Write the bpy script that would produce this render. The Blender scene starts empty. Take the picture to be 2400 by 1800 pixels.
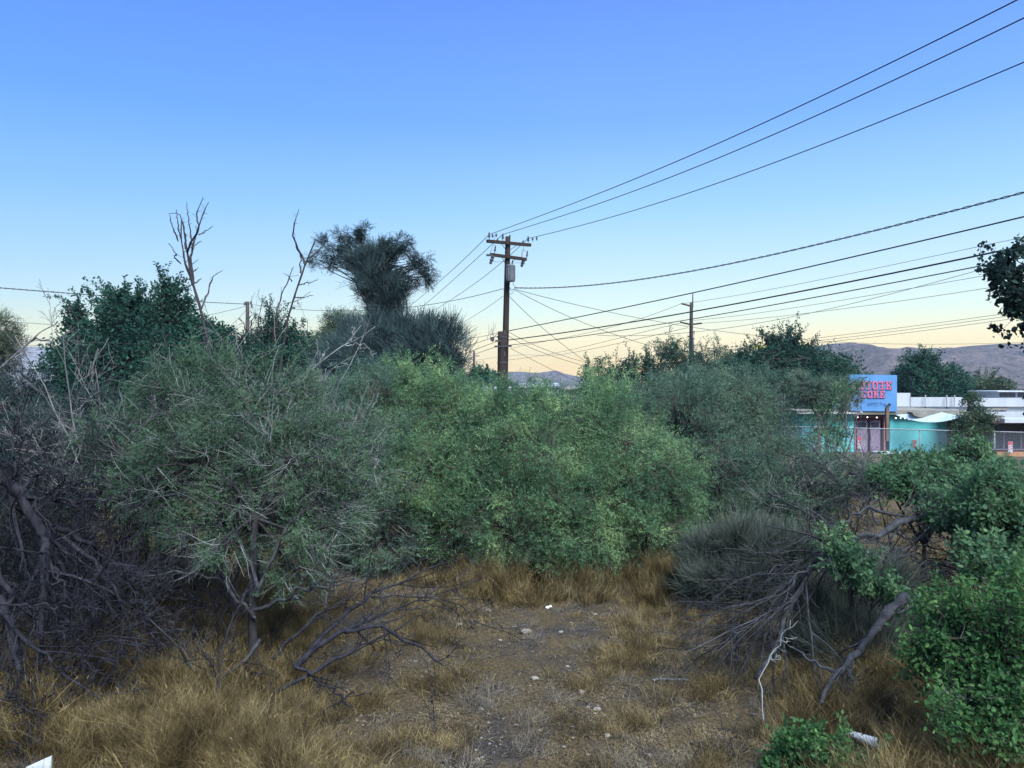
import bpy, math, random
import numpy as np
from mathutils import Vector
S = bpy.context.scene
COL = S.collection
rad = math.radians
F = 1779.0                       # focal length in pixels of the 2400 px wide photograph
CAMH = 4.5

# ---------------------------------------------------------------- camera
cam = bpy.data.cameras.new('camera')
cam_ob = bpy.data.objects.new('camera', cam)
COL.objects.link(cam_ob)
S.camera = cam_ob
cam_ob.location = (0, 0, CAMH)
cam_ob.rotation_euler = (rad(90), 0, 0)
cam.sensor_width = 36
cam.lens = 36 * F / 2400
cam.clip_end = 20000

# ---------------------------------------------------------------- sky and sun
def lin(c):
    return tuple(((v / 255) / 12.92 if v / 255 <= 0.04045 else ((v / 255 + 0.055) / 1.055) ** 2.4) for v in c)
W = bpy.data.worlds.new("World")
S.world = W
W.use_nodes = True
nt = W.node_tree
N, L = nt.nodes, nt.links
bg = N['Background']
sky = N.new('ShaderNodeTexSky')
sky.sky_type = 'NISHITA'
sky.sun_disc = False
sky.sun_elevation = rad(2.0)
sky.sun_rotation = rad(120)
sky.ozone_density = 3
tc = N.new('ShaderNodeTexCoord')
sep = N.new('ShaderNodeSeparateXYZ')
L.new(tc.outputs['Generated'], sep.inputs[0])
def ramp(stops):
    r = N.new('ShaderNodeValToRGB')
    e = r.color_ramp.elements
    while len(e) < len(stops):
        e.new(0.5)
    for el, (p, c) in zip(e, stops):
        el.position = p
        el.color = (*lin(c), 1)
    L.new(sep.outputs['Z'], r.inputs[0])
    return r
left = ramp([(0, (235, 214, 178)), (.030, (238, 226, 184)), (.062, (226, 234, 204)), (.095, (196, 224, 232)), (.14, (170, 211, 247)), (.22, (136, 190, 252)),
             (.32, (104, 163, 250)), (.45, (88, 140, 240)), (.65, (110, 160, 240)), (1, (120, 165, 240))])
right = ramp([(0, (255, 212, 128)), (.028, (255, 224, 142)), (.055, (255, 240, 188)), (.09, (226, 246, 232)), (.14, (198, 230, 250)), (.22, (158, 208, 253)),
              (.32, (121, 175, 254)), (.45, (102, 150, 250)), (.65, (115, 165, 240)), (1, (120, 165, 240))])
az = N.new('ShaderNodeMapRange')
az.inputs['From Min'].default_value = -0.55
az.inputs['From Max'].default_value = 0.10
L.new(sep.outputs['X'], az.inputs['Value'])
mx = N.new('ShaderNodeMix'); mx.data_type = 'RGBA'
L.new(az.outputs[0], mx.inputs['Factor']); L.new(left.outputs[0], mx.inputs['A']); L.new(right.outputs[0], mx.inputs['B'])
nis = N.new('ShaderNodeVectorMath'); nis.operation = 'SCALE'
nis.inputs['Scale'].default_value = 0.10
L.new(sky.outputs[0], nis.inputs[0])
mx2 = N.new('ShaderNodeMix'); mx2.data_type = 'RGBA'
mx2.inputs['Factor'].default_value = 0.08
L.new(mx.outputs['Result'], mx2.inputs['A']); L.new(nis.outputs[0], mx2.inputs['B'])
L.new(mx2.outputs['Result'], bg.inputs['Color'])
bg.inputs['Strength'].default_value = 0.68

sun = bpy.data.lights.new('sun', 'SUN')
sun.energy = 5.0
sun.angle = rad(42)
sun.color = (0.90, 0.97, 1.0)
sun_ob = bpy.data.objects.new('sun', sun)
COL.objects.link(sun_ob)
sun_ob.rotation_euler = (rad(38), 0, rad(28))      # soft glow of the bright sky behind and above the viewer
S.view_settings.view_transform = 'Standard'
S.view_settings.look = 'None'
S.view_settings.exposure = 0.85
S.view_settings.gamma = 1
S.cycles.max_bounces = 6
S.cycles.diffuse_bounces = 3
S.cycles.transmission_bounces = 4
S.cycles.volume_bounces = 1
S.cycles.transparent_max_bounces = 8
S.cycles.use_light_tree = True

# ---------------------------------------------------------------- helpers
def P(px, py, Y):
    """A point of the place Y metres ahead, seen at (px, py) of the photograph."""
    return np.array([(px - 1200) / F * Y, Y, CAMH + (900 - py) / F * Y])

def G(px, Y, z=0.0):
    return np.array([(px - 1200) / F * Y, Y, z])

def nrm(v):
    return v / np.maximum(np.linalg.norm(v, axis=-1, keepdims=True), 1e-9)

def terrain(x, y):
    x = np.asarray(x, float); y = np.asarray(y, float)
    h = 0.07 * np.sin(x * .7 + 1.3) * np.cos(y * .55) + 0.04 * np.sin(x * 1.9 + y * 1.3) + 0.02 * np.sin(x * 4.1 - y * 3.3)
    h = h + 0.35 * np.exp(-((x + 8) / 4) ** 2) * np.exp(-((y - 13) / 7) ** 2)
    fade = np.clip((60 - y) / 25, 0, 1)
    return h * fade

def setp(o, label=None, cat=None, group=None, kind=None):
    if label: o['label'] = label
    if cat: o['category'] = cat
    if group: o['group'] = group
    if kind: o['kind'] = kind
    return o

def thing(name, label, cat, loc=(0, 0, 0), group=None):
    o = bpy.data.objects.new(name, None)
    COL.objects.link(o)
    o.empty_display_size = 0.3
    o.location = [float(v) for v in loc]
    return setp(o, label, cat, group)

def link(name, me, mat, parent=None, smooth=False):
    o = bpy.data.objects.new(name, me)
    COL.objects.link(o)
    if mat:
        me.materials.append(mat)
    if parent:
        o.parent = parent
        o.matrix_parent_inverse.identity()
        o.location = -Vector(parent.location) if parent.parent is None else (0, 0, 0)
    return o

class MB:
    """collects polygons (in world coordinates) and builds them as one mesh"""
    def __init__(s):
        s.v = []; s.f = []; s.n = 0; s.tot = []
    def polys(s, V):
        """V: (n, k, 3) n polygons of k corners"""
        V = np.asarray(V, np.float32)
        if V.size == 0: return s
        n, k = V.shape[:2]
        s.v.append(V.reshape(-1, 3)); s.f.append((np.arange(n * k) + s.n).astype(np.int32)); s.tot.append(np.full(n, k, np.int32)); s.n += n * k
        return s
    def mesh(s, V, faces):
        """V (n,3), faces (m,k) indices"""
        V = np.asarray(V, np.float32).reshape(-1, 3); faces = np.asarray(faces, np.int32)
        s.v.append(V); s.f.append((faces + s.n).ravel()); s.tot.append(np.full(len(faces), faces.shape[1], np.int32)); s.n += len(V)
        return s
    def tubes(s, C, R, sides=4, cap=False):
        """C (n,K,3) curves, R (n,K) radii"""
        C = np.asarray(C, float); R = np.asarray(R, float)
        if C.ndim == 2: C = C[None]; R = R.reshape(1, -1)
        if len(C) == 0: return s
        n, K = C.shape[:2]
        T = nrm(np.gradient(C, axis=1))
        up = np.where(np.abs(nrm(C[:, -1] - C[:, 0]))[:, 2:3] > .8, [[1., 0, 0]], [[0, 0, 1.]])[:, None]
        A = nrm(np.cross(T, np.broadcast_to(up, T.shape))); B = np.cross(T, A)
        a = np.arange(sides) / sides * 2 * np.pi
        V = C[:, :, None] + R[:, :, None, None] * (np.cos(a)[None, None, :, None] * A[:, :, None] + np.sin(a)[None, None, :, None] * B[:, :, None])
        idx = np.arange(n * K * sides).reshape(n, K, sides)
        nx = np.roll(idx, -1, axis=2)
        Fc = np.stack([idx[:, :-1], nx[:, :-1], nx[:, 1:], idx[:, 1:]], -1).reshape(-1, 4)
        base = s.n
        s.mesh(V, Fc)
        if cap:
            for e in (0, K - 1):
                f = idx[:, e] + base
                if e == 0: f = f[:, ::-1]
                s.f.append(f.astype(np.int32).ravel()); s.tot.append(np.full(n, sides, np.int32))
        return s
    def box(s, lo, hi, rotz=0, c=None):
        lo = np.array(lo, float); hi = np.array(hi, float)
        q = np.array([[x, y, z] for x in (0, 1) for y in (0, 1) for z in (0, 1)]) * (hi - lo) + lo
        if rotz:
            c = (lo + hi) / 2 if c is None else np.array(c, float)
            r = np.array([[math.cos(rotz), -math.sin(rotz), 0], [math.sin(rotz), math.cos(rotz), 0], [0, 0, 1]])
            q = (q - c) @ r.T + c
        return s.mesh(q, [[0, 1, 3, 2], [4, 6, 7, 5], [0, 4, 5, 1], [2, 3, 7, 6], [0, 2, 6, 4], [1, 5, 7, 3]])
    def build(s, name, mat, parent=None, smooth=False):
        me = bpy.data.meshes.new(name)
        V = np.concatenate(s.v); I = np.concatenate(s.f); T = np.concatenate(s.tot)
        me.vertices.add(len(V)); me.vertices.foreach_set('co', V.ravel())
        me.loops.add(len(I)); me.loops.foreach_set('vertex_index', I)
        me.polygons.add(len(T))
        st = np.concatenate([[0], np.cumsum(T)[:-1]]).astype(np.int32)
        me.polygons.foreach_set('loop_start', st)
        try: me.polygons.foreach_set('loop_total', T)
        except Exception: pass
        me.update(calc_edges=True)
        me.validate()
        me.polygons.foreach_set('use_smooth', np.full(len(me.polygons), bool(smooth)))
        return link(name, me, mat, parent)

def ico(rs, c, r, sc=(1, 1, 1), jit=.15, sub=2):
    import bmesh
    bm = bmesh.new(); bmesh.ops.create_icosphere(bm, subdivisions=sub, radius=1)
    V = np.array([v.co[:] for v in bm.verts]); Fc = np.array([[v.index for v in f.verts] for f in bm.faces]); bm.free()
    k = rs.normal(size=(5, 3)) * 2.2; ph = rs.uniform(0, 6, 5)
    d = 1 + jit * np.sum(np.sin(V @ k.T + ph), axis=1) / 2
    return V * d[:, None] * np.array(sc) * r + np.array(c), Fc

# materials -----------------------------------------------------------------
def base_mat(name, rough=.9):
    m = bpy.data.materials.new(name); m.use_nodes = True
    b = m.node_tree.nodes['Principled BSDF']
    b.inputs['Roughness'].default_value = rough
    b.inputs['Specular IOR Level'].default_value = .25 if rough < .8 else .04
    return m, m.node_tree.nodes, m.node_tree.links, b

def leaf_mat(name, c1, c2, c3, trans=.35, scale=.9, con=2.4):
    m, n, l, b = base_mat(name, .85)
    b.inputs['Specular IOR Level'].default_value = .10
    geo = n.new('ShaderNodeNewGeometry')
    r = n.new('ShaderNodeValToRGB'); e = r.color_ramp.elements
    e.new(.5)
    for el, (p, c) in zip(e, ((0, c1), (.55, c2), (1, c3))):
        el.position = p; el.color = (*c, 1)
    tcn = n.new('ShaderNodeTexCoord'); no = n.new('ShaderNodeTexNoise'); no.inputs['Scale'].default_value = scale; no.inputs['Detail'].default_value = 3
    l.new(geo.outputs['Position'], no.inputs['Vector'])
    ma = n.new('ShaderNodeMath'); ma.operation = 'MULTIPLY_ADD'; ma.inputs[1].default_value = con; ma.inputs[2].default_value = .22 - con / 2
    l.new(no.outputs['Fac'], ma.inputs[0])
    ad = n.new('ShaderNodeMath'); ad.operation = 'MULTIPLY_ADD'; ad.inputs[1].default_value = .5
    l.new(geo.outputs['Random Per Island'], ad.inputs[0]); l.new(ma.outputs[0], ad.inputs[2])
    l.new(ad.outputs[0], r.inputs[0]); l.new(r.outputs[0], b.inputs['Base Color'])
    tr = n.new('ShaderNodeBsdfTranslucent'); l.new(r.outputs[0], tr.inputs['Color'])
    mi = n.new('ShaderNodeMixShader'); mi.inputs[0].default_value = trans
    l.new(b.outputs[0], mi.inputs[1]); l.new(tr.outputs[0], mi.inputs[2])
    l.new(mi.outputs[0], n['Material Output'].inputs['Surface'])
    return m

def noise_mat(name, c1, c2, scale=6, rough=.9, bump=.3, stretch=(1, 1, 1), detail=6, island=0.0, metallic=0):
    m, n, l, b = base_mat(name, rough)
    b.inputs['Metallic'].default_value = metallic
    geo = n.new('ShaderNodeNewGeometry'); mp = n.new('ShaderNodeMapping'); mp.inputs['Scale'].default_value = stretch
    l.new(geo.outputs['Position'], mp.inputs[0])
    no = n.new('ShaderNodeTexNoise'); no.inputs['Scale'].default_value = scale; no.inputs['Detail'].default_value = detail; no.inputs['Roughness'].default_value = .65
    l.new(mp.outputs[0], no.inputs['Vector'])
    r = n.new('ShaderNodeValToRGB'); e = r.color_ramp.elements
    e[0].position = .3; e[0].color = (*c1, 1); e[1].position = .7; e[1].color = (*c2, 1)
    if island:
        ad = n.new('ShaderNodeMath'); ad.operation = 'MULTIPLY_ADD'; ad.inputs[1].default_value = island
        l.new(geo.outputs['Random Per Island'], ad.inputs[0]); l.new(no.outputs['Fac'], ad.inputs[2])
        sb = n.new('ShaderNodeMath'); sb.operation = 'SUBTRACT'; sb.inputs[1].default_value = island / 2; l.new(ad.outputs[0], sb.inputs[0])
        l.new(sb.outputs[0], r.inputs[0])
    else:
        l.new(no.outputs['Fac'], r.inputs[0])
    l.new(r.outputs[0], b.inputs['Base Color'])
    if bump:
        bp = n.new('ShaderNodeBump'); bp.inputs['Strength'].default_value = bump; bp.inputs['Distance'].default_value = .03
        l.new(no.outputs['Fac'], bp.inputs['Height']); l.new(bp.outputs[0], b.inputs['Normal'])
    return m

M = {}
M['mesquite'] = leaf_mat('mesquite_leaf', (.044, .10, .058), (.120, .225, .11), (.29, .41, .18), .4, 1.1)  # natural leaf tones, contrast raised to mimic lit tips and dark gaps
M['mesquite_blue'] = leaf_mat('mesquite_blue_leaf', (.038, .082, .062), (.092, .158, .110), (.19, .28, .175), .4, 1.1)
M['grey_leaf'] = leaf_mat('grey_green_leaf', (.030, .065, .042), (.065, .12, .068), (.12, .185, .10), .35, 1.1)
M['far_leaf'] = leaf_mat('far_tree_leaf', (.012, .045, .035), (.025, .075, .055), (.045, .11, .07), .3, .5)
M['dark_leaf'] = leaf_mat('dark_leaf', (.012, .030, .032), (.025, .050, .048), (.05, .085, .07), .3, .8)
M['near_leaf'] = leaf_mat('near_leaf', (.034, .092, .034), (.072, .165, .058), (.17, .30, .09), .45, 1.4)
M['near_leaf_pale'] = leaf_mat('near_pale_leaf', (.050, .11, .060), (.095, .185, .095), (.18, .29, .13), .45, 1.4)
M['olive_leaf'] = leaf_mat('olive_leaf', (.07, .09, .04), (.12, .14, .06), (.2, .22, .1), .35, 1.)
M['weep_leaf'] = leaf_mat('weeping_leaf', (.03, .06, .04), (.06, .10, .06), (.11, .15, .08), .35, 1.)
M['grass'] = leaf_mat('dry_grass', (.045, .033, .015), (.17, .122, .052), (.42, .32, .15), .4, 2.6, 2.4)
M['grass_pale'] = leaf_mat('pale_straw', (.05, .038, .020), (.16, .122, .062), (.35, .285, .165), .3, 2.6, 2.2)
M['snag'] = noise_mat('snag_wood', (.020, .019, .022), (.070, .065, .068), 9, .9, .4, (1, 1, .35))  # wood colour darkened throughout to suggest a backlit silhouette
M['litter'] = leaf_mat('flattened_straw', (.09, .066, .036), (.22, .165, .09), (.42, .34, .20), .2, 3.0, 2.0)
M['bark'] = noise_mat('dark_bark', (.014, .014, .017), (.055, .050, .050), 9, .95, .6, (1, 1, .3))
M['dead'] = noise_mat('grey_dead_wood', (.075, .072, .078), (.23, .22, .22), 11, .9, .5, (1, 1, .35), island=.3)
M['dead_dark'] = noise_mat('dark_dead_wood', (.007, .007, .011), (.036, .035, .042), 9, .95, .5, (1, 1, .35), island=.4)
M['deadmid'] = noise_mat('weathered_limb', (.012, .013, .016), (.062, .062, .067), 11, .9, .5, (1, 1, .35), island=.5)
M['twig'] = noise_mat('pale_twig', (.07, .08, .08), (.24, .25, .235), 3, .85, 0, island=.5)
M['twig_brown'] = noise_mat('brown_twig', (.07, .06, .05), (.17, .15, .125), 3, .9, 0, island=.5)
M['broom'] = noise_mat('broom_stem', (.030, .042, .038), (.105, .120, .095), 2, .85, 0, island=.6)
M['mistletoe'] = noise_mat('thorn_stem', (.020, .038, .044), (.070, .105, .105), 2, .9, 0, island=.5)
M['pole'] = noise_mat('weathered_pole', (.020, .016, .017), (.060, .043, .038), 14, .85, .4, (1, 1, .06))
M['pole_far'] = noise_mat('far_pole', (.04, .033, .032), (.10, .08, .075), 10, .9, .2, (1, 1, .1))
M['wire'] = noise_mat('wire', (.012, .013, .016), (.02, .022, .026), 3, .6, 0)
M['metal_dark'] = noise_mat('dark_hardware', (.035, .035, .04), (.075, .075, .085), 20, .6, .1)
M['can'] = noise_mat('transformer_grey', (.25, .27, .30), (.36, .38, .42), 5, .5, .05)
M['can_dark'] = noise_mat('dull_grey_paint', (.08, .09, .105), (.14, .15, .17), 5, .6, .05)
M['galv'] = noise_mat('galvanised_steel', (.20, .21, .23), (.30, .32, .34), 8, .5, 0)

# ---------------------------------------------------------------- ground and hills
def build_ground():
    rs = np.random.RandomState(1)
    near = np.linspace(-16, 18, 340); far = np.geomspace(1, 4000, 40)
    xs = np.concatenate([-16 - far[::-1], near, 18 + far])
    yn = np.linspace(3, 32, 300)
    ys = np.concatenate([3 - np.geomspace(1, 300, 14)[::-1], yn, 32 + np.geomspace(.5, 6000, 50)])
    X, Y = np.meshgrid(xs, ys)
    Z = terrain(X, Y)
    mask = (np.abs(X) < 19) & (Y > 3) & (Y < 32)
    Z = Z + mask * rs.normal(size=Z.shape) * .012
    V = np.stack([X, Y, Z], -1).reshape(-1, 3)
    ny, nx = X.shape
    i = np.arange(ny * nx).reshape(ny, nx)
    Fc = np.stack([i[:-1, :-1], i[:-1, 1:], i[1:, 1:], i[1:, :-1]], -1).reshape(-1, 4)
    m, n, l, b = base_mat('dirt_ground', .95)
    geo = n.new('ShaderNodeNewGeometry')
    def noise(sc, det=6, ro=.6):
        t = n.new('ShaderNodeTexNoise'); t.inputs['Scale'].default_value = sc; t.inputs['Detail'].default_value = det; t.inputs['Roughness'].default_value = ro
        l.new(geo.outputs['Position'], t.inputs['Vector']); return t
    def rmp(src, a, ca, bb, cb):
        r = n.new('ShaderNodeValToRGB'); e = r.color_ramp.elements
        e[0].position = a; e[0].color = (*ca, 1); e[1].position = bb; e[1].color = (*cb, 1); l.new(src, r.inputs[0]); return r
    dirt = rmp(noise(14, 8, .7).outputs['Fac'], .35, (.026, .022, .021), .68, (.085, .074, .066))
    straw = rmp(noise(30, 8, .75).outputs['Fac'], .35, (.030, .022, .014), .7, (.17, .128, .072))
    mask = rmp(noise(.9, 5, .65).outputs['Fac'], .38, (0, 0, 0), .54, (1, 1, 1))
    mi = n.new('ShaderNodeMix'); mi.data_type = 'RGBA'
    l.new(mask.outputs[0], mi.inputs['Factor']); l.new(dirt.outputs[0], mi.inputs['A']); l.new(straw.outputs[0], mi.inputs['B'])
    vor = n.new('ShaderNodeTexVoronoi'); vor.inputs['Scale'].default_value = 26; l.new(geo.outputs['Position'], vor.inputs['Vector'])
    peb = rmp(vor.outputs['Distance'], .1, (1, 1, 1), .2, (0, 0, 0))
    pm = rmp(vor.outputs['Color'], .72, (0, 0, 0), .8, (1, 1, 1))
    mul = n.new('ShaderNodeMath'); mul.operation = 'MULTIPLY'; l.new(peb.outputs[0], mul.inputs[0]); l.new(pm.outputs[0], mul.inputs[1])
    mi2 = n.new('ShaderNodeMix'); mi2.data_type = 'RGBA'
    l.new(mul.outputs[0], mi2.inputs['Factor']); l.new(mi.outputs['Result'], mi2.inputs['A']); mi2.inputs['B'].default_value = (.22, .20, .18, 1)
    l.new(mi2.outputs['Result'], b.inputs['Base Color'])
    bp = n.new('ShaderNodeBump'); bp.inputs['Strength'].default_value = .9; bp.inputs['Distance'].default_value = .05
    l.new(noise(22, 8, .7).outputs['Fac'], bp.inputs['Height']); l.new(bp.outputs[0], b.inputs['Normal'])
    o = MB().mesh(V, Fc).build('ground', m, smooth=True)
    setp(o, kind='structure')
build_ground()

def hill(name, label, Y0, prof, depth, seed, c1, c2, rough=1.0, base=905):
    """a ridge whose crest line runs through prof [(px, py)] at distance Y0"""
    rs = np.random.RandomState(seed)
    pr = np.array(prof, float)
    px = np.linspace(pr[0, 0], pr[-1, 0], 520)
    py = np.interp(px, pr[:, 0], pr[:, 1])
    k = np.hanning(9); k /= k.sum()
    py = np.convolve(np.pad(py, 4, 'edge'), k, 'valid') + np.convolve(rs.normal(size=len(px) + 4), [.2] * 5, 'valid') * .7
    X = (px - 1200) / F * Y0
    H = CAMH + (900 - py) / F * Y0
    t = np.linspace(-1, 1, 70)
    U = np.linspace(0, 1, 70)
    XX, TT = np.meshgrid(X, t)
    prof_t = np.clip(1 - np.abs(TT), 0, 1)
    Z = H[None] * (np.sin(prof_t * np.pi / 2) ** 1.2)
    g = np.zeros_like(Z)
    for o_ in range(6):
        f = 2 ** o_ * 3.0 / (Y0 * .12)
        a, b_ = rs.uniform(0, 6, 2); an = rs.uniform(0, 3.1)
        g += np.sin((XX * math.cos(an) + TT * depth * math.sin(an)) * f + a + 2 * np.sin(XX * f * .6 + b_)) / 2 ** (o_ * .8)
    Z += g * H.max() * .085 * np.clip(np.abs(TT) * 2.5, 0.04, 1) * np.sin(prof_t * np.pi) ** .4 * rough
    V = np.stack([XX, Y0 + TT * depth, Z - .5], -1)
    i = np.arange(V.shape[0] * V.shape[1]).reshape(V.shape[:2])
    Fc = np.stack([i[:-1, :-1], i[:-1, 1:], i[1:, 1:], i[1:, :-1]], -1).reshape(-1, 4)
    m, n, l, b = base_mat(name + '_slope', 1)
    geo = n.new('ShaderNodeNewGeometry')
    t1 = n.new('ShaderNodeTexNoise'); t1.inputs['Scale'].default_value = 60 / Y0; t1.inputs['Detail'].default_value = 8; t1.inputs['Roughness'].default_value = .75
    l.new(geo.outputs['Position'], t1.inputs['Vector'])
    v = n.new('ShaderNodeTexVoronoi'); v.inputs['Scale'].default_value = 220 / Y0; l.new(geo.outputs['Position'], v.inputs['Vector'])
    r1 = n.new('ShaderNodeValToRGB'); r1.color_ramp.elements[0].position = .38; r1.color_ramp.elements[0].color = (*c1, 1); r1.color_ramp.elements[1].position = .62; r1.color_ramp.elements[1].color = (*c2, 1)
    l.new(t1.outputs['Fac'], r1.inputs[0])
    r2 = n.new('ShaderNodeValToRGB'); r2.color_ramp.elements[0].position = .22; r2.color_ramp.elements[0].color = (.22, .26, .26, 1); r2.color_ramp.elements[1].position = .42; r2.color_ramp.elements[1].color = (1, 1, 1, 1)
    l.new(v.outputs['Distance'], r2.inputs[0])
    mm = n.new('ShaderNodeMix'); mm.data_type = 'RGBA'; mm.blend_type = 'MULTIPLY'; mm.inputs['Factor'].default_value = 1
    l.new(r1.outputs[0], mm.inputs['A']); l.new(r2.outputs[0], mm.inputs['B']); l.new(mm.outputs['Result'], b.inputs['Base Color'])
    o = MB().mesh(V, Fc).build(name, m, smooth=True)
    setp(o, label, kind='structure')
    return o
hill('hills', 'brown scrubby ridge behind the turquoise shop', 1100,
     [(1600, 905), (1760, 850), (1850, 832), (1885, 822), (1905, 817), (1930, 808), (1944, 805), (1962, 809), (1985, 815), (2005, 822), (2030, 822), (2066, 826), (2090, 819), (2110, 816),
      (2150, 822), (2180, 824), (2205, 822), (2240, 814), (2270, 810), (2310, 809), (2345, 813), (2375, 822), (2400, 830), (2500, 850), (2700, 880), (2900, 905)],
     380, 3, (.030, .025, .030), (.125, .095, .088))
hill('hills', 'low far ridge beside the base of the main utility pole', 1500,
     [(900, 905), (1050, 885), (1130, 874), (1180, 871), (1215, 871), (1260, 874), (1285, 870), (1301, 868), (1320, 876), (1360, 884), (1420, 893), (1500, 905)],
     300, 5, (.06, .05, .056), (.12, .10, .10), .6)
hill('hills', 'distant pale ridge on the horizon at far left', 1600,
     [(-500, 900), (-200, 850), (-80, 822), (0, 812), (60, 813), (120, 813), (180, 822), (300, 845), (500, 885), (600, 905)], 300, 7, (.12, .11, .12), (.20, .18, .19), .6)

# ---------------------------------------------------------------- growth helpers
def unit(rs, n):
    return nrm(rs.normal(size=(n, 3)))

def walk(rs, p0, d0, length, K, wig, grav):
    """n wandering curves from p0 along d0"""
    n = len(p0)
    C = np.zeros((n, K, 3)); C[:, 0] = p0
    d = nrm(d0); st = (np.asarray(length) / (K - 1)).reshape(-1, 1)
    for k in range(1, K):
        d = nrm(d + wig * rs.normal(size=(n, 3)) + np.array([0, 0, grav]))
        C[:, k] = C[:, k - 1] + d * st
    return C

def taper(r0, K, n, end=.3):
    r0 = np.broadcast_to(np.asarray(r0, float).reshape(-1, 1), (n, 1))
    return r0 * np.linspace(1, end, K)[None]

def kids(rs, C, R, per, ratio, ang, wig, grav, K, t0=.25, t1=1., rr=.55, end=.3, length=None):
    n, KK = C.shape[:2]
    idx = np.repeat(np.arange(n), per)
    t = rs.uniform(t0, t1, len(idx)) * (KK - 1)
    k = np.minimum(t.astype(int), KK - 2); f = (t - k)[:, None]
    p = C[idx, k] * (1 - f) + C[idx, k + 1] * f
    T = nrm(C[idx, k + 1] - C[idx, k])
    q = nrm(np.cross(T, unit(rs, len(idx))))
    a = np.radians(rs.uniform(ang[0], ang[1], len(idx)))[:, None]
    d = T * np.cos(a) + q * np.sin(a)
    plen = np.linalg.norm(np.diff(C, axis=1), axis=2).sum(1)
    Ln = (plen[idx] * ratio if length is None else length) * rs.uniform(.5, 1.15, len(idx)) * (1.15 - .5 * t / (KK - 1))
    r = (R[idx, k] * (1 - f[:, 0]) + R[idx, k + 1] * f[:, 0]) * rr
    c = walk(rs, p, d, Ln, K, wig, grav)
    return c, taper(r, K, len(idx), end)

def trace(pts, K=14, rs=None, jit=0.0):
    """a curve through [(px, py, Y)]"""
    p = np.array([P(*q) for q in pts])
    s = np.concatenate([[0], np.cumsum(np.linalg.norm(np.diff(p, axis=0), axis=1))]); s /= s[-1]
    u = np.linspace(0, 1, K)
    # smooth by centripetal-like cubic of neighbours
    if len(p) > 2:
        m = np.gradient(p, s, axis=0)
        k = np.clip(np.searchsorted(s, u, 'right') - 1, 0, len(s) - 2)
        h = (s[k + 1] - s[k])[:, None]; t = ((u - s[k])[:, None]) / h
        c = (2 * t ** 3 - 3 * t ** 2 + 1) * p[k] + (t ** 3 - 2 * t ** 2 + t) * h * m[k] + (-2 * t ** 3 + 3 * t ** 2) * p[k + 1] + (t ** 3 - t ** 2) * h * m[k + 1]
    else:
        c = p[0] + (p[1] - p[0]) * u[:, None]
    if jit and rs is not None:
        c = c + rs.normal(size=c.shape) * jit * np.sin(np.pi * u)[:, None]
    return c

def limbs(list_of_pts, r0, r1, K=14, rs=None, jit=0.0):
    C = np.array([trace(p, K, rs, jit) for p in list_of_pts])
    r0 = np.broadcast_to(np.asarray(r0, float), (len(C),)); r1 = np.broadcast_to(np.asarray(r1, float), (len(C),))
    R = np.array([np.linspace(a, b, K) for a, b in zip(r0, r1)])
    return C, R

def diamonds(c, d, L, w, nv):
    """narrow leaf quads starting at c along d"""
    s = nrm(np.cross(d, nv)) * w[:, None] * .5
    m = c + d * (L * .45)[:, None]
    return np.stack([c, m + s, c + d * L[:, None], m - s], 1)

def hexleaf(c, d, L, w, nv):
    s = nrm(np.cross(d, nv)) * w[:, None] * .5
    up = nrm(np.cross(s, d)) * (w * .12)[:, None]
    a = c + d * (L * .28)[:, None]; b = c + d * (L * .68)[:, None]
    q1 = np.stack([c, a + s + up, b + s * .85 + up, c + d * L[:, None]], 1)
    q2 = np.stack([c, c + d * L[:, None], b - s * .85 + up, a - s + up], 1)
    return np.concatenate([q1, q2])

def feather(rs, A, D, L, k, ll, w):
    """feathery sprays: anchors A, directions D, rachis length L, k leaflets, leaflet length ll"""
    n = len(A)
    D = nrm(D + rs.normal(size=D.shape) * .17)
    C = walk(rs, A, D, L * rs.uniform(.7, 1.3, n), 4, .12, -.10)
    t = np.linspace(.1, 1, k)[None] * 3
    t = np.broadcast_to(t, (n, k)) + rs.uniform(-.1, .1, (n, k)); t = np.clip(t, 0, 2.999)
    kk = t.astype(int); f = (t - kk)[..., None]
    i = np.arange(n)[:, None]
    p = C[i, kk] * (1 - f) + C[i, kk + 1] * f
    T = nrm(C[i, kk + 1] - C[i, kk])
    side = nrm(np.cross(T, np.broadcast_to(unit(rs, n)[:, None], T.shape)))
    sg = np.where(np.arange(k) % 2, 1, -1)[None, :, None]
    d = nrm(T * .55 + side * sg * .9 + rs.normal(size=T.shape) * .22)
    m = n * k
    return C, diamonds(p.reshape(m, 3), d.reshape(m, 3), ll * rs.uniform(.6, 1.2, m) * (1.15 - .35 * (t / 3).ravel()), w * rs.uniform(.7, 1.3, m), unit(rs, m))

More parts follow.
